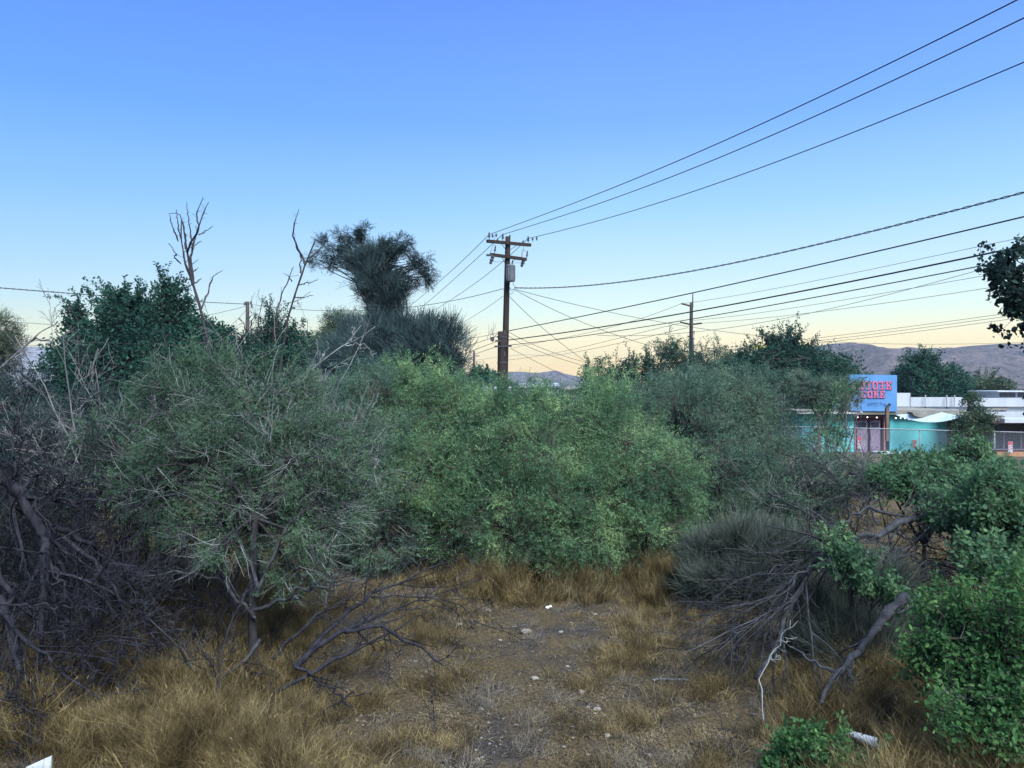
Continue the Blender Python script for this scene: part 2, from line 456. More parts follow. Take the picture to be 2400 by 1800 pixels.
def clump_points(rs, clumps, dens, sub=14, tight=.17, shell=.62):
    """anchors, outward directions, sub-centres for ellipsoid clumps (px, py, Y, rx, rz in photo pixels)"""
    A, D, SC, owner, cent = [], [], [], [], []
    for ci, cl in enumerate(clumps):
        px, py, Y, rx, rz = cl[:5]
        c = P(px, py, Y); R = np.array([rx / F * Y, (rx * .5 + rz * .5) / F * Y * (cl[5] if len(cl) > 5 else .85), rz / F * Y])
        area = (R[0] * R[1] * R[2]) ** (2 / 3) * 12.6
        ns = max(5, int(sub * (0.6 + area * .22)))
        u = unit(rs, ns); rr = rs.uniform(shell, 1.08, (ns, 1))
        sc = c + u * rr * R
        sc = sc[sc[:, 2] > terrain(sc[:, 0], sc[:, 1]) + .1]
        if len(sc) == 0: continue
        n = int(dens * area)
        k = rs.randint(0, len(sc), n)
        wgt = rs.uniform(.55, 1.35, len(sc))[k][:, None]
        a = sc[k] + rs.normal(size=(n, 3)) * (R * .5 + R.mean() * .5) * tight * wgt
        keep = a[:, 2] > terrain(a[:, 0], a[:, 1]) + .05
        a = a[keep]; k = k[keep]
        A.append(a); D.append(nrm(nrm((a - c) / R) * .55 + unit(rs, len(sc))[k] * .55 + nrm(a - sc[k] + 1e-6) * .35 + np.array([0, 0, .15]))); owner.append(k + sum(len(x) for x in SC)); SC.append(sc)
        cent.append((c, len(sc)))
    return np.concatenate(A), np.concatenate(D), np.concatenate(SC), np.concatenate(owner), cent

def link_curves(rs, p0, p1, K, sag, wob):
    n = len(p0); t = np.linspace(0, 1, K)[None, :, None]
    mid = (p0 + p1) / 2 + rs.normal(size=(n, 3)) * wob * np.linalg.norm(p1 - p0, axis=1)[:, None] + np.array([0, 0, sag])
    return (1 - t) ** 2 * p0[:, None] + 2 * t * (1 - t) * mid[:, None] + t ** 2 * p1[:, None]

def tree(name, label, cat, base, clumps, leaf, style='feather', group=None, seed=0, dens=150, trunk_r=.08, bark='bark', twigs=.35, twig_mat='twig_brown',
         size=(.28, 10, .08, .012), sub=20, tight=.16, shell=.62, stems=1, extra=None, twig_r=.004, fork=None, shoots=0, shoot_len=.9):
    """base (px, Y); style feather / broad / hex / blade"""
    rs = np.random.RandomState(seed)
    b0 = G(*base); b0[2] = terrain(b0[0], b0[1]) - .05
    root = thing(name, label, cat, b0, group)
    A, D, SC, ow, cent = clump_points(rs, clumps, dens, sub, tight, shell)
    wood = MB()
    # trunk(s) and limbs
    allc = np.array([c for c, _ in cent])
    top = allc.mean(0)
    H = max(.5, top[2] - b0[2])
    fork = b0 + (top - b0) * np.array([.35, .35, .38]) if fork is None else P(*fork)
    K = 8
    p0 = np.repeat(b0[None], stems, 0) + rs.normal(size=(stems, 3)) * np.array([.25, .25, 0]) * (stems > 1)
    p1 = fork[None] + rs.normal(size=(stems, 3)) * np.array([.5, .5, .1]) * (stems > 1)
    C = link_curves(rs, p0, p1, K, 0, .06)
    wood.tubes(C, taper(trunk_r, K, stems, .7), 10)
    e = C[rs.randint(0, stems, len(allc)), -1]
    C1 = link_curves(rs, e, allc, 8, .15 * H * .3, .10)
    wood.tubes(C1, taper(trunk_r * .62 * min(1, (7 / len(allc)) ** .5), 8, len(allc), .35), 6)
    ci = np.concatenate([np.full(m, i) for i, (_, m) in enumerate(cent)])
    k = rs.randint(4, 8, len(SC))
    C2 = link_curves(rs, C1[ci, k], SC, 6, .05, .16)
    wood.tubes(C2, taper(trunk_r * .25, 6, len(SC), .3), 5)
    wood.build('trunk' if stems == 1 else 'stems', M[bark], root, smooth=True)
    sel = rs.rand(len(A)) < twigs
    tw = MB()
    if sel.sum():
        tw.tubes(link_curves(rs, SC[ow[sel]], A[sel], 4, -.01, .15), taper(twig_r, 4, sel.sum(), .5), 3)
    lf = MB()
    L0, kk, ll, w = size
    n = len(A)
    if style == 'feather':
        Cc, q = feather(rs, A, D, L0, kk, ll, w)
        tw.tubes(Cc[::2], taper(twig_r * .6, 4, len(Cc[::2]), .5), 3)
        lf.polys(q)
    elif style in ('broad', 'hex'):
        m = n * kk
        a = np.repeat(A, kk, 0) + rs.normal(size=(m, 3)) * L0
        d = nrm(np.repeat(D, kk, 0) * .5 + unit(rs, m) + np.array([0, 0, -.25]))
        nv = nrm(unit(rs, m) * .7 + np.array([0, 0, .7]))
        Lf = ll * rs.uniform(.4, 1.35, m)
        lf.polys((diamonds if style == 'broad' else hexleaf)(a, d, Lf, w * Lf / ll * rs.uniform(.8, 1.2, m), nv))
    elif style == 'blade':
        m = n * kk
        a = np.repeat(A, kk, 0) + rs.normal(size=(m, 3)) * .06
        d = nrm(np.repeat(D, kk, 0) * .8 + unit(rs, m) * .45 + np.array([0, 0, .45]))
        C = walk(rs, a, d, L0 * rs.uniform(.5, 1.3, m), 3, .12, 0.02)
        lf.tubes(C, taper(w, 3, m, .4), 3)
    if shoots:
        z = A[:, 2] + D[:, 2] * .6 + rs.uniform(0, 1.2, n) - .35 * A[:, 1] * 0
        pick = np.argsort(-z * (1 + 0 * z))[: max(shoots * 3, 1)]; pick = pick[rs.permutation(len(pick))[:shoots // 2]]
        pick = np.concatenate([pick, rs.randint(0, n, shoots - len(pick))])
        d0 = nrm(D[pick] + unit(rs, len(pick)) * .35 + np.array([0, 0, .55]))
        Sh = walk(rs, A[pick], d0, shoot_len * rs.uniform(.4, 1.2, len(pick)), 8, .10, -.02)
        tw.tubes(Sh, taper(twig_r * 1.2, 8, len(pick), .4), 3)
        per = 11
        sa = Sh[:, 1:].repeat(2, 1)[:, :per + 2].reshape(-1, 3); sd = nrm(np.gradient(Sh, axis=1))[:, 1:].repeat(2, 1)[:, :per + 2].reshape(-1, 3)
        sd = nrm(sd * .7 + unit(rs, len(sd)) * .75)
        if style == 'feather':
            _, q = feather(rs, sa, sd, L0 * .8, kk, ll, w); lf.polys(q)
        else:
            m = len(sa) * 3
            a = np.repeat(sa, 3, 0) + rs.normal(size=(m, 3)) * ll * .35; Lf = ll * rs.uniform(.6, 1.1, m)
            lf.polys(diamonds(a, nrm(np.repeat(sd, 3, 0) + unit(rs, m) * .8), Lf, w * Lf / ll, nrm(unit(rs, m) * .7 + np.array([0, 0, .7]))))
    if extra: extra(rs, tw, wood, C1, C2)
    if tw.v: tw.build('twigs', M[twig_mat], root)
    lf.build('crown', M[leaf], root)
    return root

# ---------------------------------------------------------------- green bushes in the middle of the lot
GB = 'green mesquite bushes across the lot'
SZ = (.34, 13, .080, .018)
def twiggy(n_per=2, r=.006, ln=.9):
    def f(rs, tw, wood, C1, C2):
        i = rs.randint(0, len(C2), len(C2) * n_per)
        c, r_ = kids(rs, C2[i], np.full((len(i), 6), r * 2), 1, 0, (10, 60), .12, .02, 6, .6, 1, .6, .3, ln)
        tw.tubes(c, r_, 3)
        c2, r2 = kids(rs, c, r_, 2, .5, (25, 60), .12, 0, 4)
        tw.tubes(c2, r2, 3)
    return f
MQ = [
 ('feathery green bush left of the middle with bare twigs poking out', (850, 18.5), [(770, 1050, 19, 120, 110), (880, 960, 19.5, 115, 90), (810, 1170, 18, 110, 105), (925, 1120, 18.5, 110, 120), (900, 1250, 17.6, 90, 70), (740, 930, 20, 80, 60)], 'mesquite_blue', 11),
 ('shaded green bush standing right in front of the thorny domed shrub', (1040, 19), [(980, 940, 20, 120, 75), (1070, 1010, 19.5, 120, 100), (1000, 1120, 18.6, 110, 100), (1090, 1210, 17.8, 95, 85), (930, 890, 20.5, 60, 35)], 'mesquite', 12),
 ('largest bright green bush, drooping over the dry grass at the head of the bare track', (1250, 18.2), [(1210, 990, 19, 125, 85), (1260, 1110, 17.8, 140, 110), (1180, 1220, 17.3, 110, 95), (1330, 1210, 17.2, 115, 100), (1380, 1310, 16.7, 75, 60), (1130, 1110, 18.2, 95, 90)], 'mesquite', 13),
 ('bright green rounded bush just right of the largest one', (1480, 18), [(1440, 1050, 18.5, 125, 100), (1520, 1130, 17.8, 115, 105), (1430, 1200, 17.2, 95, 95), (1390, 960, 20, 110, 60), (1520, 1260, 17.0, 80, 60)], 'mesquite', 14),
 ('blue green bush behind the grey broom shrub', (1640, 19.5), [(1600, 1010, 20, 120, 100), (1660, 1110, 19, 115, 105), (1590, 1210, 18.6, 80, 70), (1690, 960, 21, 100, 70)], 'mesquite_blue', 15),
 ('hazy green bush in the back row directly below the main utility pole', (1170, 24), [(1130, 952, 24.5, 95, 34), (1230, 958, 24, 95, 32), (1060, 942, 25, 60, 36), (1310, 960, 23.5, 90, 36)], 'mesquite_blue', 16),
 ('hazy green bush in the back row with feathery top below the far pole', (1520, 24), [(1440, 955, 24.5, 100, 45), (1540, 935, 25, 90, 42), (1620, 945, 24, 80, 45)], 'mesquite_blue', 17),
 ('open pod bearing tree right of the back row with pale arching twigs', (1790, 20.5), [(1760, 1015, 21, 100, 90), (1830, 1110, 20, 95, 70), (1720, 930, 22.5, 85, 45), (1800, 935, 22, 62, 40), (1760, 1150, 19.5, 90, 60)], 'mesquite_blue', 18),
]
for lab, base, cl, mt, sd in MQ:
    if sd < 15: cl = [(a, b + 20, c, d, e * .94) if b < 1000 else (a, b, c, d, e) for a, b, c, d, e in cl]
    tree('mesquite_bush', lab, 'bush', base, cl, mt, 'feather', GB, sd, dens=135 if sd < 16 else 105, trunk_r=.09, size=SZ, twigs=.3, stems=3, sub=13, tight=.17, shoots=80 if sd < 16 else 24, shoot_len=.62 if sd < 16 else .3,
         extra=twiggy(3 if sd in (11, 18) else 1, .006, 1.1 if sd == 18 else .8))
tree('mesquite_bush', 'olive green bush between the broom shrub and the brush pile', 'bush', (1900, 17.5),
     [(1880, 1160, 18, 90, 70), (1960, 1130, 19, 80, 60), (1800, 1200, 17.5, 70, 50)], 'grey_leaf', 'feather', GB, 21, dens=110, size=SZ, stems=3, extra=twiggy(4, .006, .9), twig_mat='twig')

# grey green tree with a single clear trunk, lower left
def lone_stems(rs, tw, wood, C1, C2):
    twiggy(3, .005, .8)(rs, tw, wood, C1, C2)
    C, R_ = limbs([[(586, 1630, 11.15), (590, 1500, 11.2), (588, 1360, 11.2), (570, 1270, 11.4), (520, 1120, 11.8), (470, 1020, 12.2)],
                   [(622, 1615, 11.3), (620, 1480, 11.3), (628, 1350, 11.4), (650, 1260, 11.5), (690, 1130, 11.8), (730, 1020, 12)],
                   [(606, 1622, 11.1), (606, 1480, 11.05), (612, 1300, 11.2), (610, 1150, 11.6), (580, 980, 12.2)],
                   [(600, 1400, 11.3), (640, 1330, 11.2), (700, 1270, 11), (800, 1230, 10.9)]], [.05, .045, .055, .03], [.012, .012, .012, .008], 40, rs, .012)
    wood.tubes(C, R_ * (1 + .12 * rs.normal(size=R_.shape)), 8)
    c, r = kids(rs, C, R_, 9, .3, (20, 55), .08, .03, 9, .35, 1, .35, .3); wood.tubes(c, r, 5)
    c, r = kids(rs, c, r, 3, .5, (20, 55), .1, .02, 6, .2, 1, .6, .4); wood.tubes(c, np.maximum(r, .004), 3)

tree('mesquite_tree', 'grey green mesquite with a straight single trunk rising from tall dry grass', 'tree', (600, 11.2),
     [(560, 1010, 12.5, 150, 110), (440, 1090, 12, 130, 110), (700, 1070, 12, 130, 110), (745, 1270, 11.6, 80, 55), (470, 1235, 11.8, 85, 50), (600, 1240, 12, 110, 48), (690, 1340, 11.5, 70, 42), (380, 1210, 12.4, 70, 50), (830, 1150, 12.4, 70, 70), (520, 1290, 11.0, 60, 30), (600, 1150, 12, 140, 85), (270, 1040, 13, 90, 80), (810, 1040, 12.8, 90, 80), (420, 960, 13.5, 120, 80), (340, 1150, 12.3, 90, 70), (760, 1200, 12, 90, 80), (610, 920, 13.5, 130, 70)],
     'grey_leaf', 'feather', 'single trees standing in the lot', 31, dens=140, trunk_r=.07, size=(.22, 11, .065, .015), twigs=.35, sub=15, twig_mat='twig', extra=lone_stems, twig_r=.004, fork=(598, 1215, 11.4), shoots=90, shoot_len=.7)

# ---------------------------------------------------------------- thorn dome and the overgrown tree above it
def dome():
    tree('thorny_bush', 'huge dark rounded thorny bush below the shaggy topped tree', 'bush', (920, 26),
         [(862, 838, 26, 95, 75), (992, 832, 26, 92, 85), (930, 815, 26.5, 100, 50), (815, 895, 26, 65, 55), (1030, 890, 26, 50, 60), (930, 905, 25.5, 120, 60)],
         'mistletoe', 'blade', None, 41, dens=120, trunk_r=.12, size=(.45, 6, 0, .008), twigs=.2, twig_mat='mistletoe', stems=3, bark='dead_dark', sub=22, shell=.5)
    def top(rs, tw, wood, C1, C2):
        pass
    tree('overgrown_tree', 'tall tree choked by shaggy dark mistletoe with ragged arms against the sky', 'tree', (900, 26.6),
         [(866, 650, 26.6, 34, 46), (848, 612, 26.6, 40, 22), (886, 606, 26.6, 24, 28), (896, 694, 26.6, 33, 38), (900, 742, 26.6, 32, 36), (935, 668, 26.6, 22, 22), (905, 780, 26.6, 44, 34)],
         'mistletoe', 'blade', None, 42, dens=210, trunk_r=.15, size=(.34, 5, 0, .0075), twigs=.3, twig_mat='mistletoe', bark='dead_dark', sub=24, shell=.25, tight=.30)
dome()
ov = [o for o in bpy.data.objects if o.name == 'overgrown_tree'][0]
rs = np.random.RandomState(43)
tips = [(765, 570), (748, 606), (775, 600), (800, 575), (826, 562), (848, 545), (855, 560), (905, 560), (925, 572), (945, 566), (952, 580), (930, 600), (985, 612), (1000, 640), (975, 615), (1005, 655), (965, 670), (800, 545), (815, 590), (990, 625), (780, 625)]
cls = [(x, y, 26.6, 19, 13) for x, y in tips]
A, D, SC, ow, _ = clump_points(rs, cls, 190, 6, .32, .2)
C, q = feather(rs, A, D, .22, 8, .08, .016)
MB().polys(q).build('leaf_sprays', M['dark_leaf'], ov)
core = np.array([P(870 + rs.uniform(-30, 60), 640 + rs.uniform(-20, 30), 26.6) for _ in range(len(SC))])
w_ = MB().tubes(link_curves(rs, core, SC, 6, 0, .1), taper(.02, 6, len(SC), .3), 4); w_.tubes(C, taper(.004, 4, len(C)), 3)
w_.build('branches', M['dead_dark'], ov)

# ---------------------------------------------------------------- trees behind
GT = 'trees beyond the lot'
tree('mulberry_tree', 'broad dark leafy tree on the horizon left of the bare forked snag', 'tree', (350, 38),
     [(300, 785, 38, 105, 70), (385, 765, 38, 75, 60), (190, 810, 38, 50, 50), (455, 790, 38, 60, 45), (330, 860, 37, 180, 80), (190, 860, 37.5, 80, 70), (480, 860, 37, 90, 80), (262, 712, 38, 40, 30), (330, 716, 38, 36, 28), (398, 700, 38, 22, 32), (175, 740, 38, 26, 30), (425, 718, 38, 28, 26), (510, 790, 38, 40, 30), (250, 930, 36, 120, 50), (420, 920, 36, 130, 60)],
     'far_leaf', 'broad', GT, 51, shoots=130, shoot_len=1.3, dens=34, trunk_r=.22, size=(.12, 7, .17, .11), twigs=.25, sub=22, tight=.13, shell=.6, twig_r=.012, twig_mat='dead_dark')
tree('weeping_tree', 'feathery pale green tree cut by the picture edge beside a curved bare limb', 'tree', (0, 33),
     [(-10, 775, 33, 42, 38), (5, 820, 33, 30, 35), (-30, 840, 33, 45, 50), (-40, 900, 33, 50, 40)], 'weep_leaf', 'feather', GT, 52, dens=110, trunk_r=.12, size=(.5, 10, .1, .02), twig_r=.01)
tree('leafy_tree', 'low dark tree behind the pale twig thicket, left of the shaggy tree', 'tree', (660, 36),
     [(650, 800, 36, 70, 35), (720, 820, 36, 60, 35), (600, 810, 36, 50, 30), (680, 860, 35, 110, 45), (570, 860, 35, 60, 45), (640, 765, 36, 22, 22)], 'far_leaf', 'broad', GT, 53, shoots=50, shoot_len=1.0, dens=55, trunk_r=.15, size=(.12, 7, .13, .07), twig_r=.01)
tree('leafy_tree', 'yellowish feathery tree peeping out beside the thorny domed bush', 'tree', (805, 45),
     [(800, 765, 45, 40, 30), (785, 800, 45, 45, 40), (830, 780, 45, 30, 36)], 'weep_leaf', 'feather', GT, 54, dens=60, trunk_r=.15, size=(.5, 10, .14, .03), twig_r=.012)
tree('leafy_tree', 'small tufted tree low on the horizon between two small poles', 'tree', (1130, 60),
     [(1130, 880, 60, 30, 14), (1160, 888, 60, 28, 12), (1110, 875, 60, 16, 10), (1150, 905, 58, 50, 16)], 'far_leaf', 'broad', GT, 55, shoots=20, shoot_len=0.8, dens=18, trunk_r=.12, size=(.2, 7, .22, .12), twig_r=.015)
tree('leafy_tree', 'open lacy tree with umbrella shaped tufts standing against the yellow sky', 'tree', (1400, 44),
     [(1383, 870, 44, 20, 9), (1410, 848, 44, 16, 7), (1425, 868, 44, 26, 10), (1395, 885, 44, 32, 12), (1440, 882, 44, 26, 14), (1370, 858, 44, 8, 5)], 'far_leaf', 'broad', GT, 56, shoots=14, shoot_len=0.6, dens=34, trunk_r=.06, size=(.10, 6, .13, .06), tight=.25, twig_r=.012)
tree('leafy_tree', 'dark rounded tree between the lacy one and the far utility pole', 'tree', (1520, 36),
     [(1500, 880, 36, 70, 30), (1560, 885, 36, 60, 30), (1475, 855, 36, 20, 14), (1540, 856, 36, 26, 14), (1515, 853, 36, 16, 12), (1440, 900, 36, 60, 25)], 'far_leaf', 'broad', GT, 57, shoots=50, shoot_len=0.9, dens=50, trunk_r=.1, size=(.1, 7, .11, .05), twig_r=.01)
tree('leafy_tree', 'slanting spiky leaved tree in front of the far utility pole', 'tree', (1650, 42),
     [(1575, 828, 42, 28, 12), (1600, 845, 42, 32, 14), (1630, 862, 42, 40, 16), (1670, 850, 42, 30, 18), (1700, 868, 42, 35, 16), (1650, 885, 41, 70, 22), (1560, 822, 42, 12, 8), (1705, 838, 42, 8, 9)], 'far_leaf', 'feather', GT, 58, shoots=40, shoot_len=1.0, dens=62, trunk_r=.1, size=(.35, 9, .14, .035), tight=.2, twig_r=.012)
tree('leafy_tree', 'dense dark tree hiding half of a yellow sign', 'tree', (1830, 56),
     [(1830, 860, 56, 95, 45), (1770, 880, 56, 70, 40), (1900, 875, 56, 80, 40), (1835, 812, 56, 28, 18), (1855, 793, 56, 10, 12), (1810, 798, 56, 14, 10), (1870, 830, 56, 30, 20), (1740, 833, 56, 14, 14), (1950, 880, 56, 60, 35), (1840, 915, 54, 150, 30)], 'far_leaf', 'broad', GT, 59, shoots=80, shoot_len=1.5, dens=34, trunk_r=.25, size=(.16, 8, .20, .10), tight=.3, twig_r=.015)
tree('leafy_tree', 'medium green tree behind the white roof right of the blue banner', 'tree', (2180, 66),
     [(2160, 850, 66, 30, 22), (2140, 885, 66, 50, 30), (2200, 885, 66, 55, 28), (2230, 900, 66, 45, 20), (2110, 905, 66, 30, 20), (2170, 915, 66, 70, 20)], 'far_leaf', 'broad', GT, 60, shoots=40, shoot_len=1.4, dens=22, trunk_r=.2, size=(.2, 8, .24, .12), twig_r=.02)
tree('leafy_tree', 'grey green low tree behind the white roof near the picture edge', 'tree', (2300, 70),
     [(2290, 905, 70, 45, 20), (2340, 905, 70, 35, 18), (2260, 915, 70, 35, 18)], 'weep_leaf', 'broad', GT, 61, shoots=20, shoot_len=1.2, dens=20, trunk_r=.15, size=(.2, 8, .22, .1), twig_r=.02)
tree('leafy_tree', 'grey green tree just left of the blue banner', 'tree', (1940, 47),
     [(1950, 915, 47, 45, 35), (1905, 925, 47, 45, 30), (1870, 905, 47, 40, 30), (1990, 930, 46, 22, 20)], 'mesquite_blue', 'feather', GT, 62, dens=46, trunk_r=.12, size=(.35, 9, .14, .03), twig_r=.012)
tree('leafy_tree', 'slim young tree in front of the turquoise shop, right of the shade sail', 'tree', (2285, 36),
     [(2280, 985, 36, 34, 30), (2275, 945, 36, 22, 16), (2310, 975, 36, 32, 14), (2260, 1010, 36, 34, 28), (2300, 1010, 36, 25, 22), (2278, 930, 36, 12, 9)], 'weep_leaf', 'broad', GT, 63, dens=60, trunk_r=.04, size=(.08, 7, .12, .05), twig_r=.008)
tree('leafy_tree', 'small leafy tree at the corner of the fence covering part of the shop door', 'tree', (1960, 27),
     [(1975, 1005, 27, 30, 24), (1945, 1030, 27, 40, 30), (1995, 900, 27, 36, 20), (1975, 925, 27, 40, 14), (1955, 950, 27, 40, 14), (1930, 990, 27, 40, 30), (2010, 895, 27, 22, 14), (1905, 1050, 26, 45, 40)], 'near_leaf_pale', 'broad', GT, 64, dens=48, trunk_r=.05, size=(.08, 6, .10, .035), twig_r=.006, bark='dead', twig_mat='twig')
# stuff: the far belt of scrub that nobody could count
def far_scrub():
    rs = np.random.RandomState(70)
    lf = MB()
    for i in range(420):
        Y = rs.uniform(62, 260); px = rs.uniform(-250, 2650)
        if 1850 < px < 2500 and Y < 90: continue
        r = rs.uniform(1.0, 2.2); c = G(px, Y, r * .5)
        n = int(420 * 62 / Y) + 60
        a = c + unit(rs, n) * rs.uniform(.4, 1, (n, 1)) * np.array([r * 1.6, r, r])
        d = unit(rs, n); Lf = rs.uniform(.25, .6, n) * (Y / 90) ** .5
        lf.polys(diamonds(a, d, Lf, Lf * .6, unit(rs, n)))
    setp(lf.build('far_scrub', M['far_leaf']), kind='stuff')
far_scrub()

# ---------------------------------------------------------------- right side greenery
GR = 'leafy green trees along the right'
def young(name, lab, base, cl, leaf, seed, dens=190, **k):
    a = dict(trunk_r=.06, size=(.05, 7, .085, .042), sub=24, tight=.17, shell=.5, bark='bark', twigs=.5, twig_r=.004)
    a.update(k)
    return tree(name, lab, 'tree', base, cl, leaf, 'hex', GR, seed, dens=dens, shoots=30, shoot_len=.32, **a)
young('elm_tree', 'deep green leafy tree filling the lower corner over the amber grass', (2330, 8.4),
      [(2230, 1490, 9.2, 95, 75), (2310, 1560, 8.8, 120, 105), (2355, 1430, 8.8, 100, 85), (2260, 1640, 8.4, 100, 75), (2370, 1700, 8.2, 100, 100), (2185, 1560, 9.3, 60, 60), (2215, 1410, 9.6, 55, 45), (2300, 1760, 8.2, 80, 65), (2430, 1560, 8.6, 110, 140)],
      'near_leaf', 81, 135, size=(.05, 8, .060, .034))
young('elm_tree', 'pale green leafy tree rising along the picture edge behind the deep green one', (2400, 12),
      [(2330, 1165, 12.5, 100, 75), (2390, 1250, 12, 90, 95), (2260, 1190, 13, 80, 60), (2370, 1125, 13, 80, 42), (2330, 1320, 11.5, 90, 60), (2420, 1380, 11, 80, 80)],
      'near_leaf_pale', 82, 150, size=(.06, 6, .085, .045))
young('elm_tree', 'bluish green leafy tree in front of the turquoise shop wall', (2160, 17),
      [(2150, 1105, 17, 75, 40), (2225, 1095, 17.5, 65, 38), (2100, 1130, 16.5, 60, 50), (2190, 1140, 16.5, 80, 55), (2280, 1090, 17, 70, 50), (2070, 1110, 18, 36, 24), (2250, 1150, 16, 80, 50)],
      'near_leaf_pale', 83, 120, size=(.07, 6, .10, .045))
young('elm_sapling', 'leafy green spray hanging over the fallen grey limbs of the brush pile', (2010, 11.6),
      [(1975, 1290, 11.8, 28, 26), (1990, 1335, 11.6, 45, 30), (2050, 1372, 11.4, 36, 20), (1965, 1262, 11.9, 16, 14), (2110, 1400, 11.3, 36, 26)], 'near_leaf_pale', 84, 190, trunk_r=.02)
young('elm_sapling', 'low leafy shoots beside the white tube on the ground', (1900, 8.7),
      [(1870, 1760, 8.7, 70, 40), (1960, 1790, 8.5, 70, 40), (1910, 1725, 8.8, 26, 30), (2010, 1810, 8.4, 50, 30), (1820, 1790, 8.6, 40, 24)], 'near_leaf', 85, 210, trunk_r=.012, size=(.04, 6, .06, .036))
young('elm_tree', 'near branch of dark silhouetted leaves against the pale sky at the edge', (2625, 8.6),
      [(2370, 640, 8.6, 34, 34), (2318, 645, 8.6, 22, 16), (2380, 590, 8.6, 26, 16), (2390, 710, 8.6, 34, 34), (2345, 690, 8.6, 26, 20), (2355, 610, 8.6, 14, 14), (2398, 770, 8.6, 14, 16), (2460, 720, 8.6, 60, 90), (2500, 900, 8.6, 70, 90)],
      'dark_leaf', 86, 200, trunk_r=.035, fork=(2600, 860, 8.6), size=(.03, 6, .06, .045), tight=.33, sub=12, shell=.4, bark='dead_dark', twig_mat='dead_dark')

def tuft_plant(name, lab, cat, base, cl, leaf, seed, dens=260, size=(.18, 10, .05, .012), style='feather'):
    return tree(name, lab, cat, base, cl, leaf, style, None, seed, dens=dens, size=size, trunk_r=.015, stems=3, sub=6)
tuft_plant('seedling', 'small lime green seedling alone at the edge of the shade under the bushes', 'seedling', (1172, 16.3), [(1172, 1366, 16.3, 18, 14)], 'near_leaf', 91, 500)
tuft_plant('small_shrub', 'little round green shrub at the foot of the grey broom shrub', 'shrub', (1610, 15.8), [(1612, 1378, 15.8, 26, 20)], 'mesquite', 92, 420)
tuft_plant('small_shrub', 'yellowish shrub with dry seed heads sticking out above the grey broom shrub', 'shrub', (1680, 17), [(1680, 1245, 17, 38, 30)], 'olive_leaf', 93, 260)

# broom shrub
tree('broom_shrub', 'grey green broom shrub with stiff upright stems in front of the bushes', 'shrub', (1740, 15.3),
     [(1680, 1310, 15.3, 70, 45), (1770, 1300, 15.2, 90, 50), (1850, 1310, 15, 70, 45), (1740, 1355, 15, 110, 40)], 'broom', 'blade', None, 94, dens=240, size=(.42, 6, 0, .0045), trunk_r=.03, stems=7, twigs=.2, twig_mat='broom', sub=20, shell=.5)
tree('broom_shrub', 'dark stemmed broom shrub growing up inside the brush pile', 'shrub', (1990, 12.6),
     [(1960, 1440, 12.5, 90, 70), (2040, 1420, 12.6, 80, 80), (1990, 1520, 12, 100, 50)], 'broom', 'blade', None, 95, dens=190, size=(.5, 5, 0, .004), trunk_r=.02, stems=7, twigs=.2, twig_mat='broom', sub=20, shell=.4)

# ---------------------------------------------------------------- dead wood
def dead_thing(name, lab, cat, base, pts, r0, r1, mat, seed, levels, group=None, K=14, jit=.03, part='branch', twig_mat=None, sides=7):
    """main limbs traced with depth, each its own part; smaller wood grown from them"""
    rs = np.random.RandomState(seed)
    b = G(*base); b[2] = terrain(b[0], b[1])
    root = thing(name, lab, cat, b, group)
    C, R = limbs(pts, r0, r1, K, rs, jit)
    for i in range(len(C)):
        K2 = 60; u = np.linspace(0, K - 1, K2); k_ = np.minimum(u.astype(int), K - 2); f_ = (u - k_)[:, None]
        c2 = C[i][k_] * (1 - f_) + C[i][k_ + 1] * f_; r2 = np.interp(u, np.arange(K), R[i])
        lump = np.convolve(rs.normal(size=K2 + 4), [.2] * 5, 'valid')
        m_ = MB().tubes(c2 + rs.normal(size=c2.shape) * r2[:, None] * .06, r2 * (1 + .22 * lump), 10, cap=True)
        if R[i][0] > .02: m_.v[0] = (m_.v[0].reshape(-1, 3) + rs.normal(size=m_.v[0].shape) * np.repeat(r2, 10)[:, None] * .10).astype(np.float32)
        m_.build(part, M[mat], root, smooth=True)
    tw = MB(); c, r = C, R
    for (per, ratio, ang, wig, grav, kk, t0, rr, mn) in levels:
        c, r = kids(rs, c, r, per, ratio, ang, wig, grav, kk, t0, 1., rr, .35)
        r = np.maximum(r, mn)
        tw.tubes(c, r, 4 if mn > .004 else 3)
    tw.build('twigs', M[twig_mat or mat], root)
    return root
LV = [(9, .42, (20, 55), .10, 0, 9, .25, .5, .004), (5, .5, (20, 60), .13, 0, 6, .2, .55, .003), (3, .5, (25, 65), .15, 0, 4, .2, .6, .0025)]
